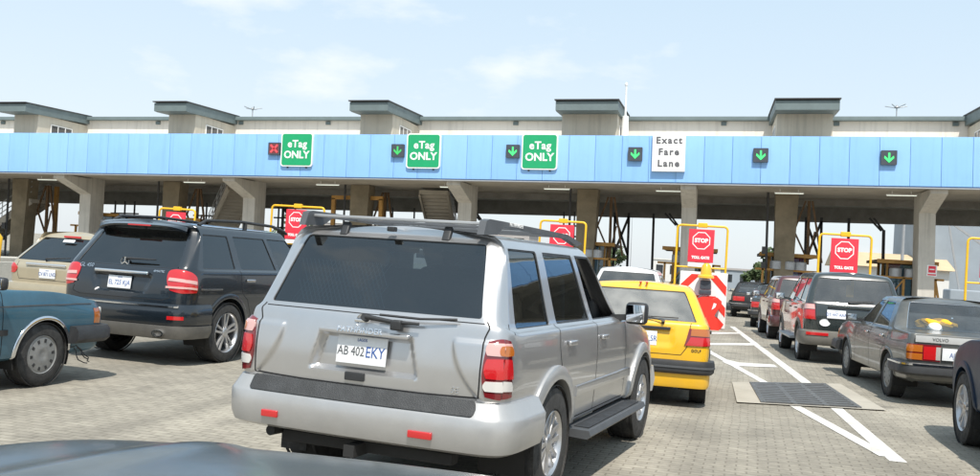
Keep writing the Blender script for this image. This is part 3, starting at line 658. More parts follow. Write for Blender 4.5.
def door_mirror(car, y, z, m, size=(.20, .12, .16), sides=(1, -1), stalk=.10, glassm=None):
    for sd in sides:
        p, n = car.on_side(y, z); b = MB(); cx = (p.x + stalk + size[0] / 2) * sd
        b.box((cx, y, z + .03), size, ch=.045); b.bar((p.x * sd - .02 * sd, y, z - .02), (cx, y, z), .07, .05)
        o = b.build('door_mirror', m, car.root, smooth=60)
        g = MB(); g.box((cx, y - size[1] / 2 - .001, z + .03), (size[0] * .82, .008, size[2] * .78), ch=.003); g.build('mirror_glass', M['mirror'], o)

def handle(car, y, z, m, w=.17, sides=(1, -1)):
    p, n = car.on_side(y, z)
    for sd in sides:
        b = MB(); b.box(((p.x + .016) * sd, y, z), (.022, w, .034), ch=.009); b.build('door_handle', m, car.root, smooth=60)

# ================================================================== structure: ground
def plane(name, x0, x1, y0, y1, z, m, kind=None, rz=0):
    b = MB(); b.add([(x0, y0, z), (x1, y0, z), (x1, y1, z), (x0, y1, z)], [(0, 1, 2, 3)]); o = b.build(name, m, smooth=0, recalc=False)
    if kind: o['kind'] = kind
    return o
plane('ground', -900, 900, -300, 2500, 0.0, M['paver'], 'structure')
# ================================================================== toll plaza (leans by the fall of the paving)
TILT = -0.0275
GR = Matrix.Rotation(TILT, 4, 'Y')
def gm(x, y, z): return Matrix.Translation((x, y, z - math.tan(TILT) * x)) @ GR
ZB, ZT, YF = 5.66, 7.82, 42.4
def toll_plaza():
    root = empty('toll_plaza', (0, YF, 0), 0, 'long toll plaza canopy with blue fascia, cream roof towers and concrete columns', 'building')
    root.matrix_world = Matrix.Translation((0, YF, 0)) @ GR
    # local y = distance behind the fascia
    XA, XB = -60.0, 30.0
    b = MB(); n0 = int((XA - .6) / 1.22); k = n0
    rr = random.Random(11)
    while .6 + 1.22 * k < XB:
        x = .6 + 1.22 * k; b.box((x + .61, .03 + rr.uniform(-.003, .003), (ZB + ZT) / 2 + .02), (1.206, .06, ZT - ZB - .06), mi=rr.choice((0, 0, 1)), ch=.008); k += 1
    b.build('cladding', [M['fascia'], M['fascia2']], root, smooth=30)
    b = MB(); b.box(((XA + XB) / 2, .12, (ZB + ZT) / 2), (XB - XA, .10, ZT - ZB - .02)); b.build('cladding_backing', M['joint'], root)
    b = MB(); b.box(((XA + XB) / 2, .10, ZB - .025), (XB - XA, .26, .05)); b.build('drip_edge', M['gridmetal'], root)
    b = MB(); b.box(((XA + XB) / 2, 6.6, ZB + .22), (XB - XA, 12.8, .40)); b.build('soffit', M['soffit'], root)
    b = MB(); b.box(((XA + XB) / 2, 6.6, ZT - .20), (XB - XA, 12.8, .24)); b.build('roof_slab', M['concrete'], root)
    for y, z, w in ((12.85, 4.85, .3), (7.2, 5.35, .3), (.42, 5.62, .35)):
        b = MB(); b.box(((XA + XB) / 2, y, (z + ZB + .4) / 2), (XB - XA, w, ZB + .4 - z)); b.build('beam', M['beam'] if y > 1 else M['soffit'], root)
    # upper wall and its coping
    b = MB(); b.box(((XA + XB) / 2, 5.25, (ZT + 9.30) / 2), (XB - XA, .3, 9.30 - ZT)); b.build('upper_wall', M['upper'], root)
    b = MB(); b.box(((XA + XB) / 2, 5.15, 9.40), (XB - XA, .7, .20), ch=.02); b.build('coping', M['coping'], root)
    b = MB(); b.box(((XA + XB) / 2, 8.9, 9.28), (XB - XA, 7.0, .12)); b.build('upper_roof', M['coping'], root)
    x = -47.5
    while x < 20:
        b = MB(); b.box((x, 5.06, 9.17), (.26, .10, .18)); b.build('outlet_spout', M['coping'], root); x += 5.3
    # stair towers
    for x0, x1 in ((-49.5, -47.6), (-38.0, -36.2), (-28.4, -26.55), (-17.6, -15.62), (-7.4, -4.52), (2.36, 5.02), (11.2, 13.9)):
        xa, xb = x0 + .14, x1 - .14
        b = MB(); b.box(((xa + xb) / 2, 3.05, (ZT - .08 + 9.0) / 2), (xb - xa, 4.1, 9.0 - ZT + .08)); w = b.build('tower_wall', M['render'], root)
        poly = [(-.15, 8.95), (-.15, 9.36), (.10, 9.42), (5.2, 9.56), (5.2, 9.10), (.15, 8.93)]
        b = MB(); b.prism([(x0, y, z) for y, z in poly], (x1 - x0, 0, 0)); b.build('tower_roof', M['coping'], root, smooth=0)
        b = MB(); b.box(((x0 + x1) / 2, 2.5, 9.505), (x1 - x0 + .10, 5.5, .05), rx=.0275); b.build('roof_edge', M['steel_dark'], root)
        for sx, xx in ((1, xb), (-1, xa)):
            b = MB(); b.box((xx + sx * .008, 2.9, 8.25), (.02, 1.7, .66)); f = b.build('window', M['window'], root)
            b = MB()
            for zz in (7.93, 8.57): b.box((xx + sx * .012, 2.9, zz), (.05, 1.76, .05))
            for yy in (2.04, 2.6, 3.2, 3.76): b.box((xx + sx * .0125, yy, 8.25), (.052, .05, .64))
            b.build('window_frame', M['signwhite'], f)
    # columns with haunches (front row)
    for xc in (-45.0, -34.25, -24.2, -12.3, -1.28, 9.15, 19.5):
        b = MB(); b.box((xc, 3.1, 2.6), (.70, 1.2, 6.3), ch=.03)
        b.prism([(xc - .345, y, z) for y, z in ((.30, ZB - .03), (.30, ZB - .22), (2.51, 4.75), (2.51, ZB - .03))], (.69, 0, 0)); b.build('column', M['concrete'], root, smooth=20)
    # tapered columns (between)
    for xc in (-50.0, -39.5, -29.6, -18.4, -6.3, 3.2, 14.3):
        poly = [(xc - .5, 3.6, ZB), (xc + .55, 3.6, ZB), (xc + .50, 3.6, 4.6), (xc + .28, 3.6, -.5), (xc - .48, 3.6, -.5)]
        b = MB(); b.prism(poly, (0, .9, 0)); b.build('tapered_column', M['darkcol'], root, smooth=0)
        b = MB(); b.tube([(xc - .85, 3.7, -.4), (xc - .85, 3.7, ZB)], .06, 8); b.box((xc - .95, 3.65, 2.9), (.22, .2, .35)); b.box((xc - .98, 3.65, 2.2), (.2, .2, .3)); b.build('drain_pipe', M['steel_dark'], root)
        # braced steel frame beside the column
        b = MB(); y = 4.6; xl, xr = xc + .75, xc + 1.75
        for p, q, w in (((xl + .35, y, 2.3), (xl + .35, y, ZB - .3), .13), ((xl - .3, y, 3.9), (xl + .2, y, ZB - .3), .08), ((xl - .3, y, 3.9), (xl + .35, y, 2.5), .08), ((xr, y, 2.4), (xl + .5, y, ZB - .3), .09), ((xl + .35, y, 2.5), (xr - .35, y, 3.9), .07)): b.bar(p, q, w, w)
        b.build('steel_bracing', M['brown'], root, smooth=0)
    for xc in (-12.3, -1.28, 9.15, -24.2):
        b = MB()
        for dx in (.0, .22): b.bar((xc - 1.25 - dx, 9.0, 4.9), (xc - .75 - dx * .5, 9.0, 4.25), .08, .10)
        b.bar((xc - .75, 9, 4.3), (xc - .75, 9, -.2), .14, .14); b.build('knee_brace', M['steel_dark'], root, smooth=0)
        b = MB()
        for (a, c_) in (((xc - 4.4, 11, 0), (xc - 4.4, 11, 5)), ((xc - 3.6, 11, 0), (xc - 3.6, 11, 5)), ((xc - 4.4, 11, 2.6), (xc - 3.6, 11, 4.8)), ((xc - 3.6, 11, 2.6), (xc - 4.4, 11, 4.8)), ((xc - 2.2, 11, 0), (xc - 2.2, 11, 5))): b.bar(a, c_, .13, .13)
        b.build('rear_post_frame', M['steel_dark'], root, smooth=0)
    # ochre portal with a dark panel in front of one booth, orange upright at the far left
    b = MB()
    for p, q in (((-20.0, 4.0, -.2), (-20.0, 4.0, 4.95)), ((-17.3, 4.0, -.2), (-17.3, 4.0, 4.95)), ((-20.1, 4.0, 5.0), (-17.2, 4.0, 5.0))): b.bar(p, q, .2, .2)
    b.build('portal_frame', M['ochre'], root, smooth=0)
    b = MB(); b.bar((-38.6, 5.6, -.3), (-38.6, 5.6, 5.4), .2, .2); b.build('orange_upright', M['ochre'], root, smooth=0)
    for x0, x1 in ((-20.0, -17.3), (-8.4, -7.2), (-26.0, -24.9), (-31.5, -30.3), (-37.4, -36.0)):
        b = MB(); b.box(((x0 + x1) / 2, 9.6, 1.6), (x1 - x0, .25, 3.4)); b.build('service_panel', M['boothgrey'], root)
        b = MB()
        for z in (3.5, 4.1): b.bar((x0 - .3, 9.6, z), (x1 + .3, 9.6, z), .09, .09)
        for x in (x0, (x0 + x1) / 2, x1): b.bar((x, 9.6, 3.2), (x, 9.6, 4.9), .08, .08)
        b.build('service_rack', M['steel_dark'], root, smooth=0)
    # ceiling lamps
    for x in (-36.5, -27.3, -19.6, -12.9, -7.6, -2.2, 3.2, 8.0, 12.5):
        for y in (2.2, 8.8):
            xx = x if y < 5 else x + 1.5
            b = MB(); b.box((xx, y, ZB - .13), (1.30, .11, .06), ch=.015); b.bar((xx - .4, y, ZB - .11), (xx - .4, y, ZB + .05), .03, .03); b.bar((xx + .4, y, ZB - .11), (xx + .4, y, ZB + .05), .03, .03); f = b.build('ceiling_lamp', M['signwhite'], root)
            b = MB(); b.box((xx, y - .01, ZB - .168), (1.24, .07, .022)); b.build('lamp_tube', M['tube'], f)
    # staircases to the towers
    def stair(p0, p1, wid, n, name='staircase'):
        p0, p1 = Vector(p0), Vector(p1); d = (p1 - p0) / n; b = MB(); hz = Vector((d.x, d.y, 0)).normalized(); sd = Vector((-hz.y, hz.x, 0)) * wid / 2
        for k in range(n):
            q = p0 + d * (k + .5); b.box(tuple(q), (math.hypot(d.x, d.y) * 1.05, wid, .22), rz=math.atan2(hz.y, hz.x))
        for s_ in (1, -1): b.bar(p0 + sd * s_ + Vector((0, 0, -.12)), p1 + sd * s_ + Vector((0, 0, -.12)), .10, .36)
        s = b.build(name, M['soffit'], root, smooth=0); b = MB()
        for s_ in (1, -1):
            o = sd * s_ * .96
            for hh in (.45, .75, 1.05): b.tube([p0 + o + Vector((0, 0, hh)), p1 + o + Vector((0, 0, hh))], .026, 6)
            for k in range(0, n + 1, 3): q = p0 + o + d * k; b.tube([q, q + Vector((0, 0, 1.05))], .026, 6)
        b.build('handrail', M['gridmetal'], s, smooth=40)
    stair((-43.4, 4.6, 1.6), (-38.9, 4.6, 4.5), 1.5, 16)
    stair((-27.8, 6.0, 3.0), (-25.6, 4.2, 5.5), 1.5, 15)
    stair((-15.4, 9.5, 3.2), (-14.6, 4.6, 5.5), 1.5, 14)
toll_plaza()

# ---------------------------------------------------------------- signs on the fascia
def rrect(w, h, r, n=6):
    pts = []
    for cx, cy, a0 in ((w / 2 - r, h / 2 - r, 0), (-w / 2 + r, h / 2 - r, 90), (-w / 2 + r, -h / 2 + r, 180), (w / 2 - r, -h / 2 + r, 270)):
        for k in range(n + 1): a = rad(a0 + 90 * k / n); pts.append((cx + r * math.cos(a), cy + r * math.sin(a)))
    return pts
def slab(pts, z0, z1, name, m, parent, smooth=25):
    b = MB(); b.prism([(x, y, z0) for x, y in pts], (0, 0, z1 - z0)); return b.build(name, m, parent, smooth=smooth)
UPR = Matrix(((1, 0, 0, 0), (0, 0, -1, 0), (0, 1, 0, 0), (0, 0, 0, 1)))   # sign plane xy -> world xz, facing south
def on_fascia(name, x, z, off, label, cat, group):
    o = empty(name, (0, 0, 0), 0, label, cat, group); o.matrix_world = Matrix.Translation((x, YF - off, z)) @ GR @ UPR; return o
for x, z, lb in ((-20.5, 6.46, 'green eTag only sign above the left lanes, beside the red cross signal'), (-13.92, 6.63, 'green eTag only sign in the middle, beside the dim green arrow'), (-8.27, 6.80, 'green eTag only sign nearest the white exact fare sign')):
    o = on_fascia('lane_sign', x, z, .02, lb, 'sign', 'green eTag signs on the blue fascia')
    slab(rrect(1.70, 1.68, .14), -.02, .10, 'sign_border', M['signwhite'], o); p = slab(rrect(1.58, 1.56, .11), .10, .112, 'sign_panel', M['signgreen'], o)
    text('eTag', .50, .004, M['signwhite'], o, Matrix.Translation((0.02, .27, .116)), 'lettering', spacing=1.08, bold=.013); text('ONLY', .50, .004, M['signwhite'], o, Matrix.Translation((0, -.27, .116)), 'lettering', spacing=1.0, bold=.015)
    b = MB()
    for dx in (-.5, .5): b.box((dx, -.86, -.02), (.08, .10, .10))
    b.build('sign_bracket', M['steel_dark'], o)
o = on_fascia('lane_sign', -2.37, 6.98, .02, 'white exact fare lane sign with grey letters on the blue fascia', 'sign', None)
b = MB(); b.box((0, 0, .08), (1.46, 1.74, .20), ch=.015); b.build('sign_panel', M['signwhite'], o)
for t, dy in (('Exact', .52), ('Fare', .0), ('Lane', -.52)): text(t, .42, .004, M['signblack'], o, Matrix.Translation((0, dy, .184)), 'lettering', spacing=1.27, bold=.015)
ARROW = [(-.04, .20), (.04, .20), (.04, -.06), (.18, .08), (.20, -.02), (0, -.22), (-.20, -.02), (-.18, .08), (-.04, -.06)]
for i, (x, z, lb) in enumerate(((-21.72, 6.46, 'lane signal showing a red cross, left of the first green sign'), (-15.22, 6.60, 'lane signal with a dim green arrow, left of the middle green sign'), (-9.54, 6.77, 'lane signal with green arrow left of the third green sign'),
        (-3.86, 6.85, 'lane signal with green arrow just left of the white exact fare sign'), (1.61, 7.0, 'lane signal with green arrow right of the white sign, second from the right'), (6.86, 7.09, 'lane signal with green arrow furthest right on the blue fascia'))):
    o = on_fascia('lane_signal', x, z, .02, lb, 'signal', 'lane signals on the blue fascia')
    slab(rrect(.64, .62, .03), -.02, .13, 'housing', M['ledbox'], o)
    if i == 0:
        b = MB()
        for s_ in (1, -1): b.bar((-.19, -.19 * s_, .135), (.19, .19 * s_, .135), .11, .012, up=(0, 0, 1))
        b.build('cross_symbol', M['ledred'], o, smooth=0); slab(rrect(.50, .48, .02), .13, .1315, 'lit_panel', mat('dim_red_panel', (.16, .03, .035), .5), o)
    else: slab(ARROW, .131, .142, 'arrow_symbol', M['ledgreendim'] if i == 1 else M['ledgreen'], o, 0)

# ---------------------------------------------------------------- islands, stop frames, booths
ISL = (-34.2, -24.0, -18.0, -12.3, -6.2, -.75, 4.3, 9.6)
for i, x in enumerate(ISL):
    b = MB(); w = .95; y0 = 29.5 if x == -.75 else 33.0
    pts = [(x - w, y0 + 1.2), (x - w * .7, y0 + .3), (x, y0), (x + w * .7, y0 + .3), (x + w, y0 + 1.2), (x + w, 60), (x - w, 60)]
    b.prism([(px, py, -.05) for px, py in pts], (0, 0, .24)); o = b.build('traffic_island', M['kerb'], smooth=0); o['kind'] = 'structure'
def stop_frame(x0, x1, zt, label, sign=True, y=37.0):
    o = empty('stop_frame', ((x0 + x1) / 2, y, .19), 0, label, 'sign', 'yellow stop frames in front of the toll lanes'); h = (x1 - x0) / 2; H = zt - .19; rr = .14
    pts = [(-h, 0, 0), (-h, 0, H - rr)] + [(-h + rr - rr * math.cos(rad(a)), 0, H - rr + rr * math.sin(rad(a))) for a in (30, 60, 90)] + [(h - rr + rr * math.sin(rad(a)), 0, H - rr + rr * math.cos(rad(a))) for a in (0, 30, 60, 90)] + [(h, 0, 0)]
    b = MB(); b.tube(pts, .044, 10); b.build('frame', M['yellowpaint'], o, smooth=50)
    b = MB(); b.tube([(-h, 0, H - 1.62), (h, 0, H - 1.62)], .035, 8); b.build('cross_bar', M['yellowpaint'], o, smooth=50)
    b = MB(); b.box((0, 0, H + .02), (.36, .16, .18), ch=.03); b.build('lamp_box', M['yellowpaint'], o, smooth=30)
    if sign:
        s = Matrix.Translation((-.02, -.06, H - .78)) @ UPR
        b = MB(); b.box((0, 0, 0), (.97, 1.28, .04), ch=.006); p = b.build('stop_sign', M['signred'], o); p.matrix_local = s
        oc = [(.36 * math.cos(rad(22.5 + 45 * k)), .20 + .36 * math.sin(rad(22.5 + 45 * k))) for k in range(8)]
        b = MB(); R1 = np.array([[(qx, qy, .0225) for qx, qy in oc + oc[:1]], [(qx * .90, .20 + (qy - .20) * .90, .0225) for qx, qy in oc + oc[:1]]]); b.grid(R1); b.build('octagon_outline', M['signwhite'], p, smooth=0)
        text('STOP', .21, .003, M['signwhite'], p, Matrix.Translation((0, .20, .0235)), 'lettering', bold=.012); text('TOLL GATE', .14, .003, M['signwhite'], p, Matrix.Translation((0, -.46, .0235)), 'lettering', bold=.009, sx=.92)
        b = MB(); b.box((-.02, -.05, H - 1.52), (.92, .03, .16)); b.build('white_strip', M['signwhite'], o)
stop_frame(-24.4, -22.62, 2.97, 'yellow stop frame behind the black sport utility car, furthest left')
stop_frame(-18.9, -16.45, 3.38, 'yellow stop frame between the black car and the silver one')
stop_frame(-7.0, -5.15, 3.36, 'yellow stop frame partly hidden behind the silver car roof rack')
stop_frame(-1.55, .35, 3.48, 'yellow stop frame with red sign behind the chevron barrier')
stop_frame(3.72, 5.56, 3.43, 'yellow stop frame with red sign above the dark green car')
stop_frame(8.84, 10.7, 3.56, 'yellow stop frame cut by the right edge of the picture')

def toll_booth(x, y, label, w=1.7, h=2.55, d=2.6):
    o = empty('toll_booth', (x, y, .19), 0, label, 'booth', 'toll booths on the islands')
    b = MB(); b.box((0, 0, .5), (w, d, 1.0), ch=.02); b.build('base_wall', M['boothgrey'], o)
    for sx in (-1, 1):
        for sy in (-1, 0, 1): b = MB(); b.box((sx * (w / 2 - .05), sy * (d / 2 - .05), (1 + h) / 2), (.09, .09, h - 1)); b.build('post', M['ochre'], o)
    b = MB(); b.box((0, 0, (1 + h) / 2), (w - .14, d - .14, h - 1.02)); b.build('window', M['gl_tint'], o)
    b = MB(); b.box((0, 0, h + .06), (w + .9, d + .8, .14), ch=.02); r = b.build('roof', M['brown'], o); b = MB()
    b.box((0, -d / 2 - .43, h + .06), (w + .96, .05, .18)); b.build('roof_edge', M['ochre'], r)
    for sx in (-.8, .1, .8):
        b = MB(); b.lathe([(-.2, .001), (-.2, .27), (.16, .27), (.2, .22), (.2, .001)], (sx * .7, -d / 2 - .75, 2.12), 'z', 20); b.build('white_drum', M['gridmetal'], o)
    b = MB()
    for sx in (-1.15, -.2, 1.15): b.box((sx, -d / 2 - .78, .95), (.10, .10, 1.9))
    b.bar((-1.5, -d / 2 - .78, 1.88), (1.5, -d / 2 - .78, 1.88), .10, .10); b.bar((1.15, -d / 2 - .78, 1.8), (1.5, -d / 2 - .78, 0), .09, .09); b.bar((-1.15, -d / 2 - .78, .5), (-.2, -d / 2 - .78, 1.8), .06, .06)
    b.build('guard_frame', M['ochre'], o, smooth=0)
    b = MB(); b.box((w / 2 + .06, -.3, 1.3), (.10, .5, .5), ch=.02); b.build('payment_terminal', M['steel_dark'], o)
for x, lb in ((-34.6, 'brown and ochre toll booth furthest left, by the staircase'), (-29.4, 'brown toll booth behind the gold car'), (-18.2, 'toll booth behind the stop frame between black and silver cars'), (-12.4, 'toll booth hidden mostly by the silver car roof'), (-6.3, 'toll booth behind the silver car roof rack end'), (-1.3, 'toll booth in the lane just left of the chevron barrier'), (3.3, 'ochre framed toll booth behind the dark maroon car'), (8.6, 'ochre framed toll booth at the sign bearing column on the right')):
    toll_booth(x, 48.2, lb)
# crash barrier with beacon at the head of the island
o = empty('crash_barrier', (-.28, 27.9, 0), rad(4), 'white board with red chevrons, red plastic base and amber beacon beside the taxi', 'barrier')
b = MB(); b.box((-.04, .25, .84), (1.36, .08, 1.62), ch=.015); cb = b.build('chevron_board', M['signwhite'], o)
for sx in (-1, 1):
    for k in range(3):
        z0 = 1.66 - k * .62; b = MB(); z0 -= .06; poly = [(sx * .10 - .04, z0 - .02), (sx * .36 - .04, z0 - .02), (sx * .66 - .04, z0 - .34), (sx * .66 - .04, z0 - .62)]
        if k == 2: poly = [(sx * .10, z0), (sx * .40, z0), (sx * .60, z0 - .2), (sx * .5, z0 - .38)]
        b.prism([(x, .208, z) for x, z in poly], (0, -.006, 0)); b.build('red_stripe', M['barrier'], cb, smooth=0)
b = MB(); b.prism([(x + .02, -.30, z) for x, z in ((-.42, 0), (.42, 0), (.37, .30), (.27, .42), (.32, .52), (.45, .72), (.45, .84), (.32, .94), (.19, .89), (.08, .94), (-.08, .94), (-.19, .89), (-.32, .94), (-.45, .84), (-.45, .72), (-.32, .52), (-.27, .42), (-.37, .30))], (0, .42, 0)); b.build('plastic_base', M['barrier'], o, smooth=20)
b = MB()
for sx in (-1, 1): b.prism([(sx * q, -.305, z) for q, z in ((.20, .58), (.30, .66), (.33, .76), (.25, .78))], (0, .01, 0))
b.build('white_mark', M['signwhite'], o, smooth=0)
b = MB(); b.box((0, -.02, 1.28), (.30, .2, .26), ch=.03); b.box((0, -.02, 1.06), (.34, .2, .14), ch=.03); b.build('battery_box', M['ledbox'], o)
b = MB(); b.lathe([(1.40, .001), (1.40, .24), (1.46, .235), (1.50, .17), (1.76, .13), (1.83, .07), (1.84, .001)], (0, -.02, .08), 'z', 20); b.build('beacon', M['beacon'], o, smooth=40)
b = MB(); b.tube([(-.9, 1.2, .95), (3.2, 1.6, 1.0)], .03, 8); b.tube([(-.9, 1.2, 0), (-.9, 1.2, .95)], .04, 8); tag(b.build('barrier_pole', M['gridmetal']), 'thin grey barrier pole running right from behind the chevron board', 'barrier pole')
# small notice on the right-hand column
o = empty('notice', (9.42, 44.86, 2.25), 0, 'small red and white notice on the grey column at the right', 'notice'); o.matrix_world = Matrix.Translation((9.32, 44.885, 2.45)) @ UPR
b = MB(); b.box((0, 0, 0), (.42, .5, .02)); b.build('notice_board', M['signwhite'], o)
b = MB(); b.box((0, .06, .011), (.30, .30, .004)); b.box((0, -.18, .011), (.34, .06, .004)); b.build('red_symbol', M['signred'], o); b = MB(); b.box((0, .06, .014), (.20, .05, .004)); b.build('white_bar', M['signwhite'], o)
b = MB(); b.tube([(0, 0, -.02), (0, 0, 1.42), (.0, 0, 1.47)], [.062, .062, .02], 12); b.box((0, 0, .02), (.3, .3, .04)); o = b.build('bollard', M['yellowpaint'], smooth=40); o.location = (-9.93, 11.1, 0); o.rotation_euler = (0, rad(3), 0); tag(o, 'yellow post at the left edge in front of the gold car', 'bollard')
b = MB(); b.prism([(x, 0, z) for x, z in ((-.3, 0), (.3, 0), (.25, .15), (.12, .35), (.09, .85), (-.09, .85), (-.12, .35), (-.25, .15))], (0, 9, 0)); o = b.build('concrete_barrier', M['kerb'], smooth=20); o.location = (-14.6, 15.5, 0); tag(o, 'low concrete road barrier beyond the gold car at the left edge', 'barrier')

# roof-top poles
def pole_thing(name, mx, label, cat):
    o = empty(name, (0, 0, 0), 0, label, cat); o.matrix_world = mx; return o
for x, lb in ((-23.1, 'spindly aerial on the roof at the left, above the first green sign'), (7.1, 'spindly aerial on the roof at the right, above the last arrow signal')):
    o = pole_thing('aerial', gm(x * 49.5 / 42.4, 49.5, 9.3), lb, 'aerial'); b = MB(); b.tube([(0, 0, 0), (0, 0, 1.15)], .03, 6); b.build('mast', M['gridmetal'], o)
    b = MB()
    for a in range(5): t = rad(72 * a + 20); b.tube([(0, 0, 1.0), (.55 * math.cos(t), .55 * math.sin(t), 1.12)], .022, 5)
    b.lathe([(1.02, .001), (1.02, .12), (1.1, .1), (1.12, .001)], (0, 0, 0), 'z', 12); b.build('antenna_arm', M['gridmetal'], o)
o = pole_thing('mast', gm(-4.62, 44.6, ZT), 'tall white mast with a thick foot beside the middle roof tower', 'mast')
b = MB(); b.tube([(0, 0, 0), (0, 0, 1.25)], [.20, .16], 12); b.build('foot', M['signwhite'], o, smooth=40); b = MB(); b.tube([(0, 0, 1.2), (0, 0, 2.75)], [.055, .04], 8); b.lathe([(2.7, .05), (2.77, .08), (2.87, .05), (2.89, .001)], (0, 0, 0), 'z', 12); b.build('shaft', M['signwhite'], o, smooth=40)

# ---------------------------------------------------------------- road paint and grate
def flat(name, polys, z, m, label=None, cat=None, kind='structure'):
    b = MB()
    for p in polys: b.add([(x, y, z) for x, y in p], [tuple(range(len(p)))])
    o = b.build(name, m, smooth=0, recalc=False); o['kind'] = kind; return o
def strip(pts, w):
    out_ = []
    for (x0, y0), (x1, y1) in zip(pts[:-1], pts[1:]):
        d = Vector((x1 - x0, y1 - y0)).normalized(); n = Vector((-d.y, d.x)) * w / 2
        out_.append([(x0 - n.x, y0 - n.y), (x0 + n.x, y0 + n.y), (x1 + n.x, y1 + n.y), (x1 - n.x, y1 - n.y)][::-1])
    return out_
flat('lane_line', strip([(1.66, 8.9), (1.47, 14.5)], .15) + strip([(1.47, 14.51), (.60, 30.4)], .16), .004, M['paintline'])
flat('lane_line', strip([(1.60, 9.1), (1.02, 12.2)], .14) + strip([(1.02, 12.21), (.80, 14.5)], .13) + strip([(.80, 14.51), (-.05, 19.6)], .13) + strip([(-.05, 19.61), (-1.25, 28.5)], .14), .0055, M['paintline'])
flat('cross_hatch', [[(-.30, 25.2), (.80, 26.8), (.78, 27.4), (-.38, 25.9)], [(-.45, 20.9), (.98, 22.5), (1.02, 23.3), (-.42, 21.6)], [(.36, 16.75), (1.16, 17.25), (1.12, 17.75), (.50, 17.55), (.30, 17.95), (.20, 17.4)]], .007, M['paintline'])
g = empty('drain_grate', (1.18, 13.42, 0), 0, 'dark ribbed iron drain grate set in the paving over the white lines', 'drain')
ca, sa = math.cos(.0), math.sin(.0)
Q = [Vector((.66, 12.02, 0)), Vector((1.83, 12.42, 0)), Vector((1.68, 14.98, 0)), Vector((.60, 14.22, 0))]
ctr = Vector((1.18, 13.42, 0))
b = MB(); b.add([q - ctr + Vector((0, 0, .012)) for q in Q], [(0, 1, 2, 3)]); b.build('pit', M['dark'], g, smooth=0)
b = MB(); cq = sum(Q, Vector()) / 4; Qo = [q + (Q[i ^ 1] - q).normalized() * -.34 + (Q[3 - i] - q).normalized() * -.07 for i, q in enumerate(Q)]
vs = [q - ctr + Vector((0, 0, .016)) for q in Qo] + [q - ctr + Vector((0, 0, .016)) for q in Q]
b.add(vs, [(i, (i + 1) % 4, 4 + (i + 1) % 4, 4 + i) for i in range(4)]); b.build('concrete_surround', M['surround'], g, smooth=0)
b = MB(); n = 13
for k in range(n):
    t = (k + .5) / n; a, c_ = Q[0].lerp(Q[3], t) - ctr, Q[1].lerp(Q[2], t) - ctr; b.bar(a + Vector((0, 0, .022)), c_ + Vector((0, 0, .022)), .10, .02)
for t in (0, .33, .66, 1): b.bar(Q[0].lerp(Q[1], t) - ctr + Vector((0, 0, .020)), Q[3].lerp(Q[2], t) - ctr + Vector((0, 0, .020)), .06, .02)
b.build('bars', M['grate'], g, smooth=0)

# ---------------------------------------------------------------- beyond the gate
def far_building(x, y, w, d, h, m, roof, label, pitch=0.0, rows=0, cols=0, rz=0.0):
    o = empty('building', (x, y, 0), rz, label, 'building')
    b = MB(); b.box((0, 0, h / 2), (w, d, h)); b.build('wall', m, o)
    b = MB()
    if pitch: b.prism([(-w / 2 - .4, yy, zz) for yy, zz in ((-d / 2 - .5, h), (0, h + pitch), (d / 2 + .5, h))], (w + .8, 0, 0))
    else: b.box((0, 0, h + .15), (w + .4, d + .4, .3))
    b.build('roof', roof, o, smooth=0)
    for r in range(rows):
        for k in range(cols):
            b = MB(); b.box((-w / 2 + (k + .5) * w / cols, -d / 2 - .01, (r + .55) * h / rows), (w / cols * .5, .06, h / rows * .42)); b.build('window', M['window'], o)
far_building(15.2, 92, 9, 8, 3.4, M['farwhite'], M['farroof'], 'low pale shed with tan roof seen left of the right-hand column', 1.35, 0, 0)
far_building(21.5, 96, 8.5, 10, 13.0, M['farblue'], M['farblue'], 'tall blue-grey building seen right of the right-hand column', 0, 0, 0)
far_building(-7.5, 210, 12, 8, 4.6, M['farwhite'], M['farwhite'], 'small white building far beyond the gate, left of the chevron barrier', 0, 1, 4)
far_building(-1.0, 240, 9, 8, 3.4, M['farwhite'], M['fargrey'], 'low white building far beyond the gate, behind the barrier', .0, 1, 3)
far_building(4.2, 150, 7, 5, 2.8, M['farblue'], M['fargrey'], 'low blue cabin beyond the gate right of the barrier', 0, 1, 3)
far_building(-75, 230, 60, 12, 9, M['fargrey'], M['farwhite'], 'long grey building far beyond the gate at the left', 0, 2, 12)
def lamp_post(x, y, h, label):
    o = empty('street_lamp', (x, y, 0), 0, label, 'street lamp'); b = MB(); b.tube([(0, 0, 0), (0, 0, h)], [.14, .08], 10); b.tube([(0, 0, h - .05), (1.6, 0, h + .35)], .05, 8); b.build('pole', M['gridmetal'], o, smooth=40)
    b = MB(); b.box((1.7, 0, h + .36), (.7, .25, .14), ch=.05); b.build('lamp_head', M['gridmetal'], o, smooth=40)
lamp_post(13.3, 74, 9.0, 'grey street lamp left of the right-hand column')
lamp_post(-2.6, 96, 8.0, 'slim street lamp far beyond the yellow taxi')
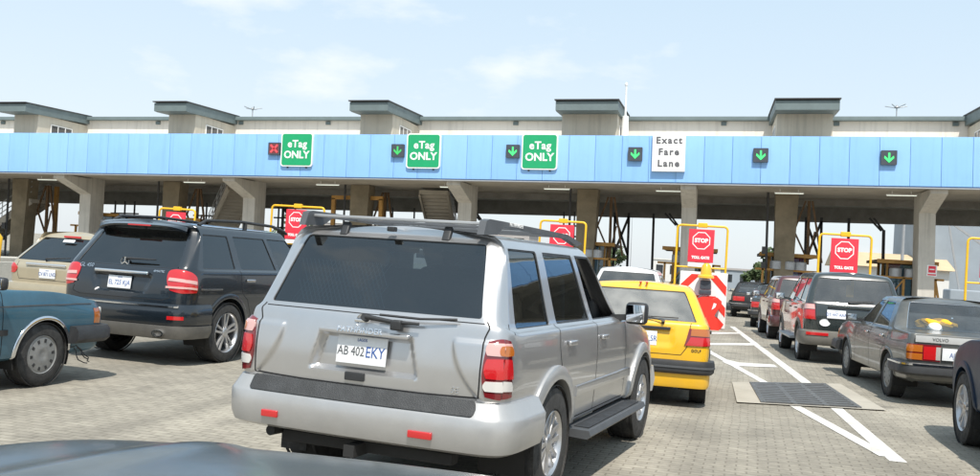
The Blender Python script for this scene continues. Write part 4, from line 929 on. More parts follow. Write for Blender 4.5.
# braced white boom in front of the blue-grey building
o = empty('crane', (16.6, 74, 0), 0, 'pale diagonal crane boom between the right-hand column and the edge', 'crane')
b = MB(); b.bar((-.6, 0, 7.0), (2.4, 0, 4.9), .15, .15); b.bar((-.3, 0, 6.8), (1.0, 0, 0), .12, .12); b.bar((2.4, 0, 0), (4.6, 0, 5.8), .14, .14); b.build('boom', M['gridmetal'], o, smooth=0)
b = MB(); b.box((1.5, 0, .9), (3.4, 2.2, 1.8), ch=.15); b.build('cab', M['farblue'], o)
def tree(x, y, h, cr, seed, label, n=900):
    o = empty('tree', (x, y, 0), 0, label, 'tree', 'trees beyond the gate'); r = random.Random(seed)
    b = MB(); b.tube([(0, 0, 0), (.05, 0, h * .35), (0, .05, h * .7)], [.16, .11, .04], 8)
    for k in range(5):
        a = r.uniform(0, 6.3); b.tube([(0, 0, h * (.3 + .07 * k)), (cr * .6 * math.cos(a), cr * .6 * math.sin(a), h * (.55 + .07 * k))], [.06, .02], 6)
    b.build('trunk', M['bark'], o, smooth=40); b = MB(); cl = [(r.gauss(0, cr * .4), r.gauss(0, cr * .4), h * r.uniform(.5, .95), cr * r.uniform(.25, .5)) for _ in range(12)]
    for k in range(n):
        cx, cy, cz, rr = r.choice(cl); v = Vector((r.gauss(0, 1), r.gauss(0, 1), r.gauss(0, .8))).normalized() * rr * r.uniform(.5, 1.05); p = Vector((cx, cy, cz)) + v
        u = Vector((r.gauss(0, 1), r.gauss(0, 1), r.gauss(0, 1))).normalized(); w = u.orthogonal().normalized() * .16; u = u * .22
        b.add([p - u, p + w, p + u, p - w], [(0, 1, 2, 3)])
    b.build('crown', M['leaf'], o, smooth=0, recalc=False)
for i, (x, y, h, c_) in enumerate(((4.9, 84, 4.2, 1.3), (3.6, 88, 3.0, 1.1), (-12.5, 110, 4.2, 2.0), (-40, 120, 6, 3), (-62, 130, 7, 3), (26, 110, 6.5, 3))):
    tree(x, y, h, c_, 20 + i, ('bushy green tree beyond the gate above the distant dark saloons', 'low shrubby tree left of the bushy green one beyond the gate', 'tree far beyond the gate behind the white car', 'tree far beyond the gate behind the black car', 'tree far beyond the gate at the left edge', 'tree beyond the gate at the right edge')[i])

# ================================================================== vehicles
def sstep(a, b, x):
    t = np.clip((x - a) / (b - a), 0, 1); return t * t * (3 - 2 * t)

def base_spec(**k):
    d = dict(cr=.03, cf=.07, rc=(.14, .14), fc=(.25, .22)); d.update(k); return d

# ---------------------------------------------------------------- silver sport utility car
def silver_suv():
    root = empty('sport_utility_car', (-2.01, 5.075, 0), -.137, 'dusty silver sport utility car with roof rack, right in front, taking up the middle foreground', 'car', 'cars queuing at the toll gates')
    sp = base_spec(L=4.6, hw=.905, z=[.40, .45, .64, .86, 1.10], zrear=[.42, .48, .66, .88, 1.13], zfront=[.35, .40, .55, .72, .95], yr=[.16, .13, .11, .10, .135], yf=[4.45, 4.55, 4.58, 4.56, 4.42],
        rc=(.10, .14), fc=(.28, .30), pb=[.40, 1.06, 1.20, 2.03, 2.11, 2.92], pt=[.47, 1.00, 1.12, 1.80, 1.88, 2.30], w5=.845, w6=.725, w7=.66, y5r=.165, y6r=.40, y7r=.45,
        z5=1.135, z5r=1.19, z6=1.615, z6r=1.63, z6f=1.60, z7=1.675, zroof=1.715, yc5=3.30, yc6=2.52, zc=1.06, rc5=.125, rc6=.11, wbelt=.985, hoodmid=1.06)
    c = Car(sp, root, M['silver'])
    def disp(p, u, v):
        x, z = np.abs(p[:, 0]), p[:, 2]; on = (u < 1.9) & (v < 5) & (p[:, 1] < .5)
        wr = .33 + (.90 - z) * .25
        rec = sstep(-.022, .022, wr - x) * sstep(.814, .838, z) * (1 - sstep(1.03, 1.052, z))
        xc = .56 + .19 * ((1.08 - z) / .34) ** 2
        sw = sstep(-.008, .022, x - xc) * sstep(.70, .76, z) * (1 - sstep(1.055, 1.08, z))
        return np.where(on, -.055 * rec + .018 * sw, 0)
    c.disp = disp
    wins = [dict(blk=(0, 1, 5, 6), sym='rear', name='rear_window', glass=M['gl_tint'], mar=.012, rad=.06, trim=.012), dict(blk=(4, 5, 5, 6), name='quarter_window', glass=M['gl_tint'], mar=.015, rad=.05, trim=.02),
            dict(blk=(6, 7, 5, 6), name='rear_door_window', glass=M['gl_tint'], mar=.02, rad=.04, trim=.035), dict(blk=(8, 9, 5, 6), name='front_door_window', glass=M['gl_clear'], mar=.02, rad=.04, trim=.035, open=True),
            dict(blk=(13, 14, 5, 6), sym='front', name='windscreen', glass=M['gl_clear'], mar=.02, rad=.06)]
    yw = (1.06, 3.76); r = .375; Ra = .43
    c.body(wins, [(y, r, Ra) for y in yw], cell=.05, fine=.42)
    for y in yw: c.arch(y, r, Ra, wid=.075, out=.028, m=M['silver_trim'], name='wheel_arch_flare', dep=.06)
    wheels(c, yw, r, .25, .205, Ra, 'spoke', 6, inset=-.005)
    interior(c, 2.25, 1.30, .82, .80, M['seat'], 2.95, 1.38)
    # bumper with step pad
    side = c.us(.66, .60)
    path = [(0, 2), (1, 2), (1.5, 2), (2, 2), (2.5, 2), (3, 2), (side[0], 2)]
    prof = [(-.06, .45), (.02, .43), (.062, .45), (.082, .50), (.088, .56), (.088, .635), (.078, .650), (.03, .728), (-.06, .735)]
    bo = c.sweep(path, prof, 'bumper', M['silver_trim'], mirror='join', n=70)[0]
    pad = [(0, 2), (.5, 2), (.87, 2)]
    c.sweep(pad, [(.018, .722), (.034, .742), (.083, .657), (.07, .645)], 'step_pad', M['step'], parent=bo, mirror='join', n=60, rend=.07)
    for x, w in ((-.57, .115), (.44, .15)):
        b = MB(); b.box((x, .022 + .03 * abs(x), .522), (w, .03, .042), ch=.008); b.build('reflector', M['redlens'], bo)
    # tail lights
    lo, hi = .75, 1.085
    q = lambda z0, z1: [c.ur(.757, z0), c.us(.27, z0), c.us(.245, z1), c.ur(.757, z1)]
    for sd in (0,):
        hs = c.patch(q(lo, hi), .010, .03, 'tail_light', M['darkred'], root, nu=20, nv=12, rnd=.35)
        for z0, z1, mm, nm in ((.985, 1.062, M['pinklens'], 'indicator_lens'), (.865, .978, M['redlens'], 'brake_lens'), (.795, .855, M['clearlens'], 'reversing_lens')):
            c.patch([c.ur(.772, z0), c.us(.255, z0), c.us(.238, z1), c.ur(.772, z1)], .016, .012, nm, mm, hs, nu=16, nv=6, rnd=.2)
        c.patch([c.ur(.835, .993), c.us(.255, .993), c.us(.24, 1.05), c.ur(.835, 1.05)], .019, .008, 'amber_bulb', M['amber'], hs, nu=8, nv=4, rnd=.6)
    # tailgate furniture
    c.seam_rear([(0, .745), (.40, .745), (.745, .755), (.752, .90), (.752, 1.09), (.748, 1.18)], w=.009)
    c.seam_rear([(0, 1.165), (.35, 1.165), (.735, 1.168)], w=.006)
    c.plate(-.02, .945, .335, .165, [('LAGOS', .026, 0, .060, M['plate_blue']), ('AB 402', .076, -.070, -.010, M['rackgrey']), ('EKY', .092, .092, -.010, M['plate_blue'])], off=.030)
    b = MB(); b.box((0, 0, 0), (.60, .035, .028), ch=.01); g = b.build('garnish_bar', M['silver'], root); p, n = c.on_rear(.0, 1.052, .018); g.location = p
    c.rear_text('PATHFINDER', -.02, 1.062, .05, M['chrome'], off=.036, depth=.003, spacing=1.05)
    c.rear_text('SE', .60, .735 + .045, .05, M['chrome'], off=.004)
    b = MB(); b.box((0, 0, 0), (.13, .02, .05), ch=.008); g = b.build('tailgate_handle', M['black'], root); p, n = c.on_rear(-.04, .795, .004); g.location = p
    p, n = c.on_rear(-.03, 1.122, .006); b = MB(); b.lathe([(-.004, .040), (.006, .040), (.006, .030), (-.004, .030)], (0, 0, 0), 'y', 28); b.box((0, 0, 0), (.10, .012, .018), ch=.004); g = b.build('emblem', M['chrome'], root); g.location = p
    # wiper
    def rp(x, z, o): return c.on_rear(x, z, o)[0]
    b = MB(); b.tube([rp(.0, 1.135, .01), rp(.0, 1.135, .05)], .022, 12); b.tube([rp(.01, 1.137, .045), rp(.2, 1.122, .055), rp(.36, 1.125, .05)], [.016, .012, .008], 8)
    b.box(tuple(rp(.22, 1.110, .045)), (.07, .05, .06), ch=.012); b.tube([rp(.10, 1.15, .05), rp(.36, 1.148, .045), rp(.58, 1.165, .035)], .008, 6); b.build('rear_wiper', M['black'], root, smooth=50)
    for x in (-.37, .345):
        b = MB(); p = rp(x, 1.655, .02); b.box((0, 0, 0), (.055, .03, .10), ch=.012, rx=rad(-25)); g = b.build('glass_hinge', M['black'], root, smooth=50); g.location = p
    b = MB(); b.box((0, .37, 1.685), (.05, .05, .03), ch=.008); b.build('washer_jet', M['black'], root)
    # high brake light strip behind the glass
    b = MB(); b.box((-.02, .47, 1.56), (.32, .03, .025)); b.build('high_brake_light', M['darkred'], root)
    # mesh cargo net behind the left part of the glass
    b = MB()
    for i in range(26):
        x0 = -.64 + i * .03
        for s_ in (1, -1):
            pts = [(x0 + s_ * (.0 + .16 * t) - (0 if s_ > 0 else -.0), .30 + .10 * t, 1.20 + .27 * t) for t in (0, .5, 1)]
            pts = [p for p in pts if -.66 < p[0] < .02]
            if len(pts) > 1: b.tube(pts, .0022, 4)
    b.build('cargo_net', M['gridmetal'], root, smooth=0)
    # doors
    for pts in ([(1.14, 1.14), (1.13, 1.00), (1.32, .80), (1.42, .62), (1.44, .47)], [(2.07, 1.13), (2.08, .9), (2.10, .47)], [(2.95, 1.10), (3.02, .9), (3.04, .7), (3.06, .5)]): c.seam_side(pts, w=.008)
    c.seam_side([(1.44, .475), (2.2, .475), (3.05, .475)], w=.008)
    c.seam_side([(.30, 1.17), (.30, 1.11)], w=.006)
    for y in (1.38, 2.25): handle(c, y, 1.01, M['silver'])
    door_mirror(c, 2.86, 1.15, M['black'], (.18, .12, .18))
    ms = [(c.us(y, .66)[0], c.us(y, .66)[1]) for y in (1.56, 2.1, 2.7, 3.22)]
    c.sweep(ms, [(-.01, -.04), (.012, -.035), (.016, 0), (.012, .035), (-.01, .04)], 'side_moulding', M['silver'], relz=True, n=30)
    st = [c.us(y, .46) for y in (1.52, 2.0, 2.6, 3.0, 3.30)]
    sb = c.sweep(st, [(-.05, .355), (.14, .345), (.165, .37), (.15, .405), (-.05, .41)], 'running_board', M['rackgrey'], n=30)
    for k, s_ in enumerate((1, -1)):
        b = MB(); b.box((s_ * .945, 2.41, .4105), (.11, 1.6, .008)); b.build('tread_strip', M['black'], sb[k])
    # roof rack
    for sd in (1, -1):
        poly = [(.31, 1.68), (.345, 1.765), (.40, 1.778), (.62, 1.778), (2.0, 1.768), (2.42, 1.715), (2.28, 1.69), (1.98, 1.735), (.64, 1.745), (.53, 1.69)]
        b = MB(); b.prism([(sd * .615 - .0225, y, z) for y, z in poly], (.045, 0, 0)); o = b.build('roof_rail', M['rackgrey'], root, smooth=25)
        if sd > 0: text('PATHFINDER', .034, .001, M['signwhite'], o, face_mat((.6395, .86, 1.765), (1, 0, 0)), 'lettering', spacing=1.35, bold=.001)
    for y, w in ((.46, .10), (1.0, .07), (1.55, .07), (1.98, .07)):
        b = MB(); b.box((0, y, 1.750), (1.2, w, .018), ch=.006); b.build('cross_bar', M['rackgrey'] if y > .5 else M['gridmetal'], root)
    # under the tail: tow bar, exhaust, spare wheel
    b = MB(); b.box((0, .25, .37), (1.15, .10, .07), ch=.01); b.box((-.03, .17, .36), (.07, .2, .07)); b.tube([(-.62, .13, .40), (-.62, .9, .38)], .032, 12); b.build('tow_bar', M['dark'], root)
    b = MB(); b.lathe([(-.10, .30), (-.10, .37), (.10, .37), (.10, .30)], (0, .75, .48), 'z', 32); b.build('spare_wheel', M['rubber'], root)
    for sd in (1, -1):
        b = MB(); b.box((sd * .80, .69, .30), (.2, .012, .26)); b.build('mud_flap', M['rubber'], root)
    # front bumper, lamps
    fp = [(14, 2), (13, 2), (12, 2), (11.3, 2)]
    c.sweep(fp, [(-.05, .36), (.05, .38), (.07, .5), (.05, .62), (-.05, .64)], 'front_bumper', M['silver_trim'], mirror=True)
    c.patch([c.uf(.55, .70), c.us(4.2, .72), c.us(4.15, .88), c.uf(.55, .86)], .008, .02, 'headlight', M['clearlens'], root, nu=12, nv=5)
    b = MB(); b.box((0, 4.56, .80), (.9, .05, .16), ch=.02); b.build('grille', M['black'], root)
    return root
silver_suv()

# ---------------------------------------------------------------- black luxury sport utility car
def black_suv():
    root = empty('sport_utility_car', (-7.118, 10.028, 0), -.065, 'glossy black sport utility car with big red tail lights, left of the silver one', 'car', 'cars queuing at the toll gates')
    sp = base_spec(L=5.05, hw=.955, z=[.36, .42, .66, .92, 1.16], zrear=[.40, .48, .70, .95, 1.16], zfront=[.30, .38, .55, .75, 1.0], yr=[.14, .06, .03, .04, .09], yf=[4.9, 5.0, 5.05, 5.0, 4.85],
        rc=(.20, .22), fc=(.30, .30), pb=[.42, 1.15, 1.28, 2.18, 2.26, 3.20], pt=[.55, 1.10, 1.22, 2.00, 2.08, 2.62], w5=.91, w6=.765, w7=.70, y5r=.125, y6r=.46, y7r=.40,
        z5=1.20, z5r=1.20, z6=1.64, z6r=1.66, z6f=1.64, z7=1.735, zroof=1.785, yc5=3.60, yc6=2.85, zc=1.12, rc5=.17, rc6=.15, wbelt=.985, hoodmid=1.12)
    c = Car(sp, root, M['obsidian'])
    def disp(p, u, v):
        x, z = np.abs(p[:, 0]), p[:, 2]; on = (u < 1.9) & (v < 5) & (p[:, 1] < .5)
        wr = .36 + (z - .88) * .45
        return np.where(on, -.04 * sstep(0, .03, wr - x) * sstep(.86, .89, z) * (1 - sstep(1.075, 1.095, z)), 0)
    c.disp = disp
    wins = [dict(blk=(0, 1, 5, 6), sym='rear', name='rear_window', glass=M['gl_dark'], mar=.004, rad=.06, trim=.01), dict(blk=(4, 5, 5, 6), name='quarter_window', glass=M['gl_dark'], mar=.015, rad=.05),
            dict(blk=(6, 7, 5, 6), name='rear_door_window', glass=M['gl_dark'], mar=.015, rad=.04), dict(blk=(8, 9, 5, 6), name='front_door_window', glass=M['gl_tint'], mar=.015, rad=.04),
            dict(blk=(13, 14, 5, 6), sym='front', name='windscreen', glass=M['gl_clear'], mar=.02, rad=.06)]
    yw = (.98, 4.05); r = .385; Ra = .455
    c.body(wins, [(y, r, Ra) for y in yw], cell=.06)
    for y in yw: c.arch(y, r, Ra, wid=.05, out=.014, name='arch_lip')
    wheels(c, yw, r, .26, .25, Ra, 'spoke', 5, inset=.0)
    interior(c, 2.4, 1.45, .85, .85, M['seat'], 3.3, 1.36)
    lo, hi = .885, 1.185   # tail lights wrap the corner
    q = [c.ur(.60, .895), c.us(.30, .885), c.us(.30, 1.10), c.ur(.70, 1.185)]
    hs = c.patch(q, .008, .03, 'tail_light', M['redlens'], root, nu=20, nv=12, rnd=.55, bulge=.012)
    c.patch([c.ur(.68, 1.035), c.us(.27, 1.01), c.us(.27, 1.04), c.ur(.68, 1.07)], .020, .01, 'clear_band', M['pinklens'], hs, nu=12, nv=3)
    c.patch([c.ur(.66, .945), c.us(.27, .935), c.us(.27, .96), c.ur(.66, .975)], .019, .01, 'clear_band', M['pinklens'], hs, nu=12, nv=3)
    b = MB(); b.box((0, 0, 0), (.79, .035, .04), ch=.014); g = b.build('chrome_handle_bar', M['chrome'], root); g.location = c.on_rear(0, 1.105, .02)[0]
    c.plate(-.03, .978, .34, .155, [('LAGOS', .026, 0, .056, M['plate_blue']), ('EL 725 KJA', .085, 0, -.01, M['plate_blue'])], off=.014)
    p = c.on_rear(-.02, 1.222, .012)[0]; b = MB(); b.lathe([(-.006, .062), (.008, .062), (.008, .052), (-.006, .052)], (0, 0, 0), 'y', 32)
    for k in range(3):
        a = rad(90 + 120 * k); b.bar((0, 0, 0), (.055 * math.cos(a), 0, .055 * math.sin(a)), .014, .012, up=(0, 1, 0))
    g = b.build('emblem', M['chrome'], root); g.location = p
    c.rear_text('GL 450', -.56, 1.155, .075, M['chrome'], off=.006); c.rear_text('4MATIC', .52, 1.14, .045, M['chrome'], off=.006)
    c.seam_rear([(0, .80), (.6, .80), (.72, .84), (.70, .90)], w=.008); c.seam_rear([(0, 1.185), (.70, 1.19)], w=.006)
    side = c.us(.56, .60); path = [(0, 2), (1, 2), (1.5, 2), (2, 2), (2.5, 2), (3, 2), (side[0], 2)]
    bo = c.sweep(path, [(-.05, .50), (.03, .49), (.055, .53), (.055, .68), (.03, .755), (-.05, .77)], 'bumper', M['obsidian'], mirror='join', n=60)[0]
    c.sweep([(0, 2), (1, 2), (1.6, 2)], [(.045, .722), (.064, .720), (.064, .738), (.045, .742)], 'chrome_strip', M['chrome'], parent=bo, mirror='join', n=40)
    c.sweep(path[:-1] + [(side[0], 2)], [(-.05, .33), (.02, .34), (.058, .42), (.058, .495), (-.05, .50)], 'skid_plate', M['skid'], parent=bo, mirror='join', n=60)
    c.sweep([(1.0, 2), (1.5, 2), (2, 2)], [(.03, .575), (.066, .575), (.066, .618), (.03, .62)], 'reflector', M['redlens'], parent=bo, n=20)
    for sd in (1, -1):
        b = MB(); b.lathe([(-.08, .05), (.05, .055), (.05, .045), (-.06, .042), (-.06, .001)], (0, 0, 0), 'y', 20); g = b.build('exhaust_tip', M['chrome'], root); g.location = (sd * .64, .02, .40); g.scale = (1.5, 1, .8); g.rotation_euler = (0, 0, math.pi)
    c.sweep([c.us(y, .95) for y in (.35, .6, .8)], [(0, -.012), (.012, -.01), (.012, .01), (0, .012)], 'side_strip', M['chrome'], relz=True, n=10)
    # rear spoiler and high brake light
    b = MB(); n = 21; rows = []
    for k in range(n):
        x = -.66 + 1.32 * k / (n - 1); e = .06 * (abs(x) / .66) ** 4
        rows.append([(x, .52, 1.745 - e * .6), (x, .40, 1.735 - e * .6), (x, .325 + e, 1.712 - e), (x, .335 + e, 1.690 - e), (x, .48, 1.675 - e)])
    b.grid(np.array(rows)); b.build('spoiler', M['obsidian'], root, smooth=40)
    b = MB(); b.box((0, .322, 1.700), (.34, .02, .018), ch=.004); b.build('high_brake_light', M['redlens'], root)
    b = MB(); p0, p1 = c.on_rear(.0, 1.245, .05)[0], c.on_rear(.42, 1.255, .04)[0]; b.tube([c.on_rear(0, 1.25, .0)[0], p0], .02, 8); b.tube([p0, p1], [.016, .008], 8); b.build('rear_wiper', M['black'], root)
    for sd in (1, -1):
        pts = [(sd * .655, .62, 1.745), (sd * .655, .78, 1.815), (sd * .655, 1.6, 1.845), (sd * .65, 2.4, 1.83), (sd * .645, 2.75, 1.775), (sd * .64, 2.85, 1.74)]
        b = MB(); b.tube(pts, .021, 10); b.tube([(sd * .65, 1.7, 1.74), (sd * .65, 1.7, 1.84)], .03, 8); b.build('roof_rail', M['black'], root, smooth=50)
    for pts in ([(1.22, 1.19), (1.25, 1.0), (1.42, .8), (1.52, .6), (1.54, .47)], [(2.22, 1.19), (2.24, .8), (2.25, .47)], [(3.2, 1.17), (3.28, .9), (3.3, .5)]): c.seam_side(pts, w=.008)
    for y in (1.45, 2.42): handle(c, y, 1.06, M['chrome'], .2)
    door_mirror(c, 3.02, 1.22, M['obsidian'])
    c.sweep([c.us(y, .42) for y in (1.5, 2.2, 3.0, 3.55)], [(-.03, .36), (.09, .36), (.10, .40), (-.03, .42)], 'running_board', M['black'], n=20)
    b = MB(); b.box((0, .28, .36), (1.2, .3, .08), ch=.02); b.build('muffler', M['dark'], root)
    c.patch([c.uf(.55, .72), c.us(4.6, .78), c.us(4.55, .95), c.uf(.55, .90)], .008, .02, 'headlight', M['clearlens'], root, nu=12, nv=5)
    b = MB(); b.box((0, 5.02, .82), (.8, .06, .3), ch=.03); b.build('grille', M['black'], root)
black_suv()

# ---------------------------------------------------------------- yellow taxi hatchback
def yellow_taxi():
    root = empty('taxi_car', (-.836, 10.819, 0), .026, 'bright yellow boxy hatchback taxi ahead of the silver sport utility car', 'taxi', 'cars queuing at the toll gates')
    sp = base_spec(L=3.98, hw=.832, z=[.24, .28, .48, .70, .93], zrear=[.28, .34, .50, .72, .955], zfront=[.25, .30, .45, .6, .78], yr=[.18, .10, .075, .075, .115], yf=[3.85, 3.9, 3.93, 3.92, 3.86],
        rc=(.10, .12), fc=(.16, .12), pb=[.42, .62, .86, 1.62, 1.70, 2.52], pt=[.78, .86, .98, 1.58, 1.66, 1.98], w5=.785, w6=.61, w7=.55, y5r=.145, y6r=.52, y7r=.60,
        z5=.965, z5r=.985, z6=1.325, z6r=1.325, z6f=1.31, z7=1.375, zroof=1.412, yc5=2.86, yc6=2.2, zc=.94, rc5=.12, rc6=.11, wbelt=.975, cr=.02, hoodmid=.90)
    c = Car(sp, root, M['yellow'])
    c.disp = lambda p, u, v: np.where((u < 1.9) & (v < 4.9) & (p[:, 1] < .5), -.02 * sstep(0, .02, .40 - np.abs(p[:, 0])) * sstep(.70, .72, p[:, 2]) * (1 - sstep(.885, .905, p[:, 2])), 0)
    wins = [dict(blk=(0, 1, 5, 6), sym='rear', name='rear_window', glass=M['gl_skyveil'], mar=.004, rad=.05, trim=.028), dict(blk=(6, 7, 5, 6), name='rear_door_window', glass=M['gl_clear'], mar=.02, rad=.03),
            dict(blk=(8, 9, 5, 6), name='front_door_window', glass=M['gl_clear'], mar=.02, rad=.03), dict(blk=(13, 14, 5, 6), sym='front', name='windscreen', glass=M['gl_clear'], mar=.02, rad=.04)]
    yw = (.74, 3.21); r = .29; Ra = .335
    c.body(wins, [(y, r, Ra) for y in yw], cell=.06)
    for y in yw: c.arch(y, r, Ra, wid=.03, out=.012, m=M['black'], name='arch_lip')
    wheels(c, yw, r, .185, .17, Ra, 'cap', 8, M['steelrim'], inset=.02)
    interior(c, 1.75, .98, .58, .78, M['seat'], 2.45, 1.12)
    for sd in (1, -1):   # tail lights: amber above, red below
        pass
    hs = c.patch([c.ur(.53, .715), c.us(.17, .715), c.us(.165, .915), c.ur(.575, .915)], .012, .03, 'tail_light', M['darkred'], root, nu=16, nv=8)
    c.patch([c.ur(.60, .825), c.us(.165, .825), c.us(.16, .905), c.ur(.605, .905)], .017, .01, 'indicator_lens', M['amber'], hs, nu=10, nv=4)
    c.patch([c.ur(.55, .725), c.us(.165, .725), c.us(.165, .812), c.ur(.60, .812)], .017, .01, 'brake_lens', M['redlens'], hs, nu=10, nv=4)
    c.plate(.05, .775, .34, .165, [('LAGOS', .026, 0, .058, M['plate_blue']), ('XF 208 LSR', .09, 0, -.008, M['plate_blue'])], off=.010)
    b = MB(); b.box((0, 0, 0), (.70, .03, .035), ch=.008); g = b.build('tailgate_strip', M['black'], root); g.location = c.on_rear(.02, .893, .012)[0]
    c.rear_text('GOLF', .67, .665, .045, M['black'], off=.004)
    side = c.us(.40, .5); path = [(0, 2), (1, 2), (1.5, 2), (2, 2), (2.5, 2), (3, 2), (side[0], 2)]
    bo = c.sweep(path, [(-.04, .40), (.05, .395), (.075, .42), (.08, .50), (.065, .545), (-.04, .55)], 'bumper', M['black'], mirror='join', n=60)[0]
    c.sweep(path[:-1], [(.072, .465), (.086, .463), (.086, .485), (.072, .487)], 'bumper_strip', M['rackgrey'], parent=bo, mirror='join', n=50)
    c.sweep(path, [(-.06, .25), (.015, .235), (.03, .27), (.03, .40), (-.04, .41)], 'rear_apron', M['yellow'], mirror='join', n=60)
    c.seam_rear([(0, .60), (.5, .60), (.56, .70), (.585, .93), (.60, .975)], w=.008)
    b = MB(); b.tube([c.on_rear(.28, .955, .0)[0], c.on_rear(.28, .96, .045)[0]], .02, 8); b.tube([c.on_rear(.28, .962, .04)[0], c.on_rear(.05, 1.0, .03)[0]], .010, 6); b.tube([c.on_rear(-.05, 1.005, .018)[0], c.on_rear(.45, 1.01, .018)[0]], .008, 6); b.build('rear_wiper', M['black'], root)
    for x in (-.03, .045): b = MB(); b.box((x, .66, 1.405), (.022, .24, .012), ch=.004); b.build('roof_mark', M['signred'], root)
    b = MB(); b.box((0, .34, .955), (1.3, .36, .02)); b.build('parcel_shelf', M['black'], root)
    b = MB(); b.tube([(-.55, .5, .25), (-.55, .09, .26)], .022, 10); b.box((.1, .25, .27), (.7, .25, .12), ch=.04); b.build('exhaust_pipe', M['dark'], root)
    for pts in ([(.80, .95), (.84, .8), (1.06, .62), (1.08, .32)], [(1.66, .95), (1.67, .32)], [(2.55, .93), (2.60, .32)]): c.seam_side(pts, w=.008)
    for y in (.98, 1.80): handle(c, y, .84, M['black'], .16)
    door_mirror(c, 2.42, .98, M['black'], (.17, .09, .12), sides=(-1,))
    c.sweep([c.us(y, .55) for y in (1.12, 1.8, 2.84)], [(-.01, -.03), (.014, -.028), (.014, .028), (-.01, .03)], 'side_moulding', M['black'], relz=True, n=20)
    b = MB(); b.box((0, 3.93, .66), (1.2, .05, .16), ch=.02); b.build('grille', M['black'], root)
    b = MB(); fp = [(14, 2), (13, 2), (12, 2), (11.3, 2)]; c.sweep(fp, [(-.04, .38), (.07, .39), (.08, .5), (-.04, .53)], 'front_bumper', M['black'])
yellow_taxi()

# ---------------------------------------------------------------- old saloon cars
def saloon(root, paint, glass_m=None, wheel='cap', tail='box', L=4.79, hw=.855, chrome=True, cell=.06, detail=True, frontmark=True):
    k = L / 4.79
    sp = base_spec(L=L, hw=hw, z=[.27, .31, .52, .72, .93], zrear=[.32, .38, .55, .75, .955], zfront=[.28, .34, .5, .66, .82], yr=[.20, .12, .10, .085, .11], yf=[4.6 * k, 4.66 * k, 4.68 * k, 4.68 * k, 4.62 * k],
        rc=(.06, .09), fc=(.12, .12), pb=[1.02, 1.16, 1.30, 2.12, 2.20, 3.02], pt=[1.38, 1.46, 1.55, 2.05, 2.13, 2.46], w5=.80, w6=.63, w7=.57, y5r=.80, y6r=1.28, y7r=1.36,
        z5=.975, z5r=.985, z6=1.35, z6r=1.36, z6f=1.34, z7=1.405, zroof=1.435, yc5=3.34, yc6=2.70, zc=.965, rc5=.13, rc6=.11, wbelt=.96, cr=.012, cf=.03, hoodmid=.93)
    if 'mod' in root: pass
    c = Car(sp, root, paint); g = glass_m or M['gl_clear']
    tm = M['chrome'] if chrome else M['black']
    wins = [dict(blk=(0, 1, 5, 6), sym='rear', name='rear_window', glass=g, mar=.006, rad=.05, trim=.02, trimmat=tm), dict(blk=(6, 7, 5, 6), name='rear_door_window', glass=g, mar=.016, rad=.03, trim=.016, trimmat=tm),
            dict(blk=(8, 9, 5, 6), name='front_door_window', glass=g, mar=.016, rad=.03, trim=.016, trimmat=tm), dict(blk=(13, 14, 5, 6), sym='front', name='windscreen', glass=M['gl_clear'], mar=.02, rad=.04)]
    yw = (1.10, 3.75 * k); r = .315; Ra = .36
    c.body(wins, [(y, r, Ra) for y in yw], cell=cell)
    for y in yw: c.arch(y, r, Ra, wid=.025, out=.010, m=M['chrome'] if chrome == 2 else None)
    wheels(c, yw, r, .19, .18, Ra, wheel, 10 if wheel == 'cap' else 5, M['steelrim'] if wheel == 'cap' else None, inset=.02)
    interior(c, 2.18, 1.42, .58, .80, M['seat'], 3.0, 1.10)
    side = c.us(.66, .48); path = [(0, 2), (1, 2), (1.5, 2), (2, 2), (2.5, 2), (3, 2), (side[0], 2)]
    bo = c.sweep(path, [(-.05, .42), (.07, .41), (.10, .44), (.10, .54), (.08, .575), (-.05, .58)], 'bumper', M['black'], mirror='join', n=60)[0]
    c.sweep(path, [(.09, .545), (.108, .543), (.108, .565), (.09, .567)], 'bumper_strip', M['chrome'], parent=bo, mirror='join', n=60)
    fs = c.us(4.1 * k, .5); fp = [(14, 2), (13, 2), (12.5, 2), (12, 2), (11.5, 2), (11, 2), (fs[0], 2)]
    c.sweep(fp, [(-.05, .40), (.07, .41), (.11, .45), (.11, .54), (.08, .58), (-.05, .59)], 'front_bumper', M['black'], n=50)
    for pts in ([(1.22, .97), (1.26, .8), (1.46, .62), (1.48, .34)], [(2.16, .97), (2.17, .34)], [(3.06, .95), (3.12, .34)]): c.seam_side(pts, w=.008)
    for y in (1.42, 2.32): handle(c, y, .84, M['chrome'] if chrome else M['black'], .15)
    door_mirror(c, 2.92, 1.0, M['black'], (.17, .09, .12))
    c.seam_rear([(0, .62), (.42, .62), (.45, .90), (.72, .935)], w=.007)
    for sd in (1, -1):
        b = MB(); b.box((sd * .58, 4.66 * k, .68), (.30, .05, .16), ch=.02); b.build('headlight', M['clearlens'], root)
    c.patch([c.us(4.46 * k, .60), c.us(4.56 * k, .60), c.us(4.54 * k, .76), c.us(4.45 * k, .76)], .006, .012, 'side_indicator', M['amber'], root, nu=6, nv=4)
    b = MB(); b.box((0, 4.70 * k, .68), (.8, .05, .17), ch=.02); b.build('grille', M['black'], root)
    return c

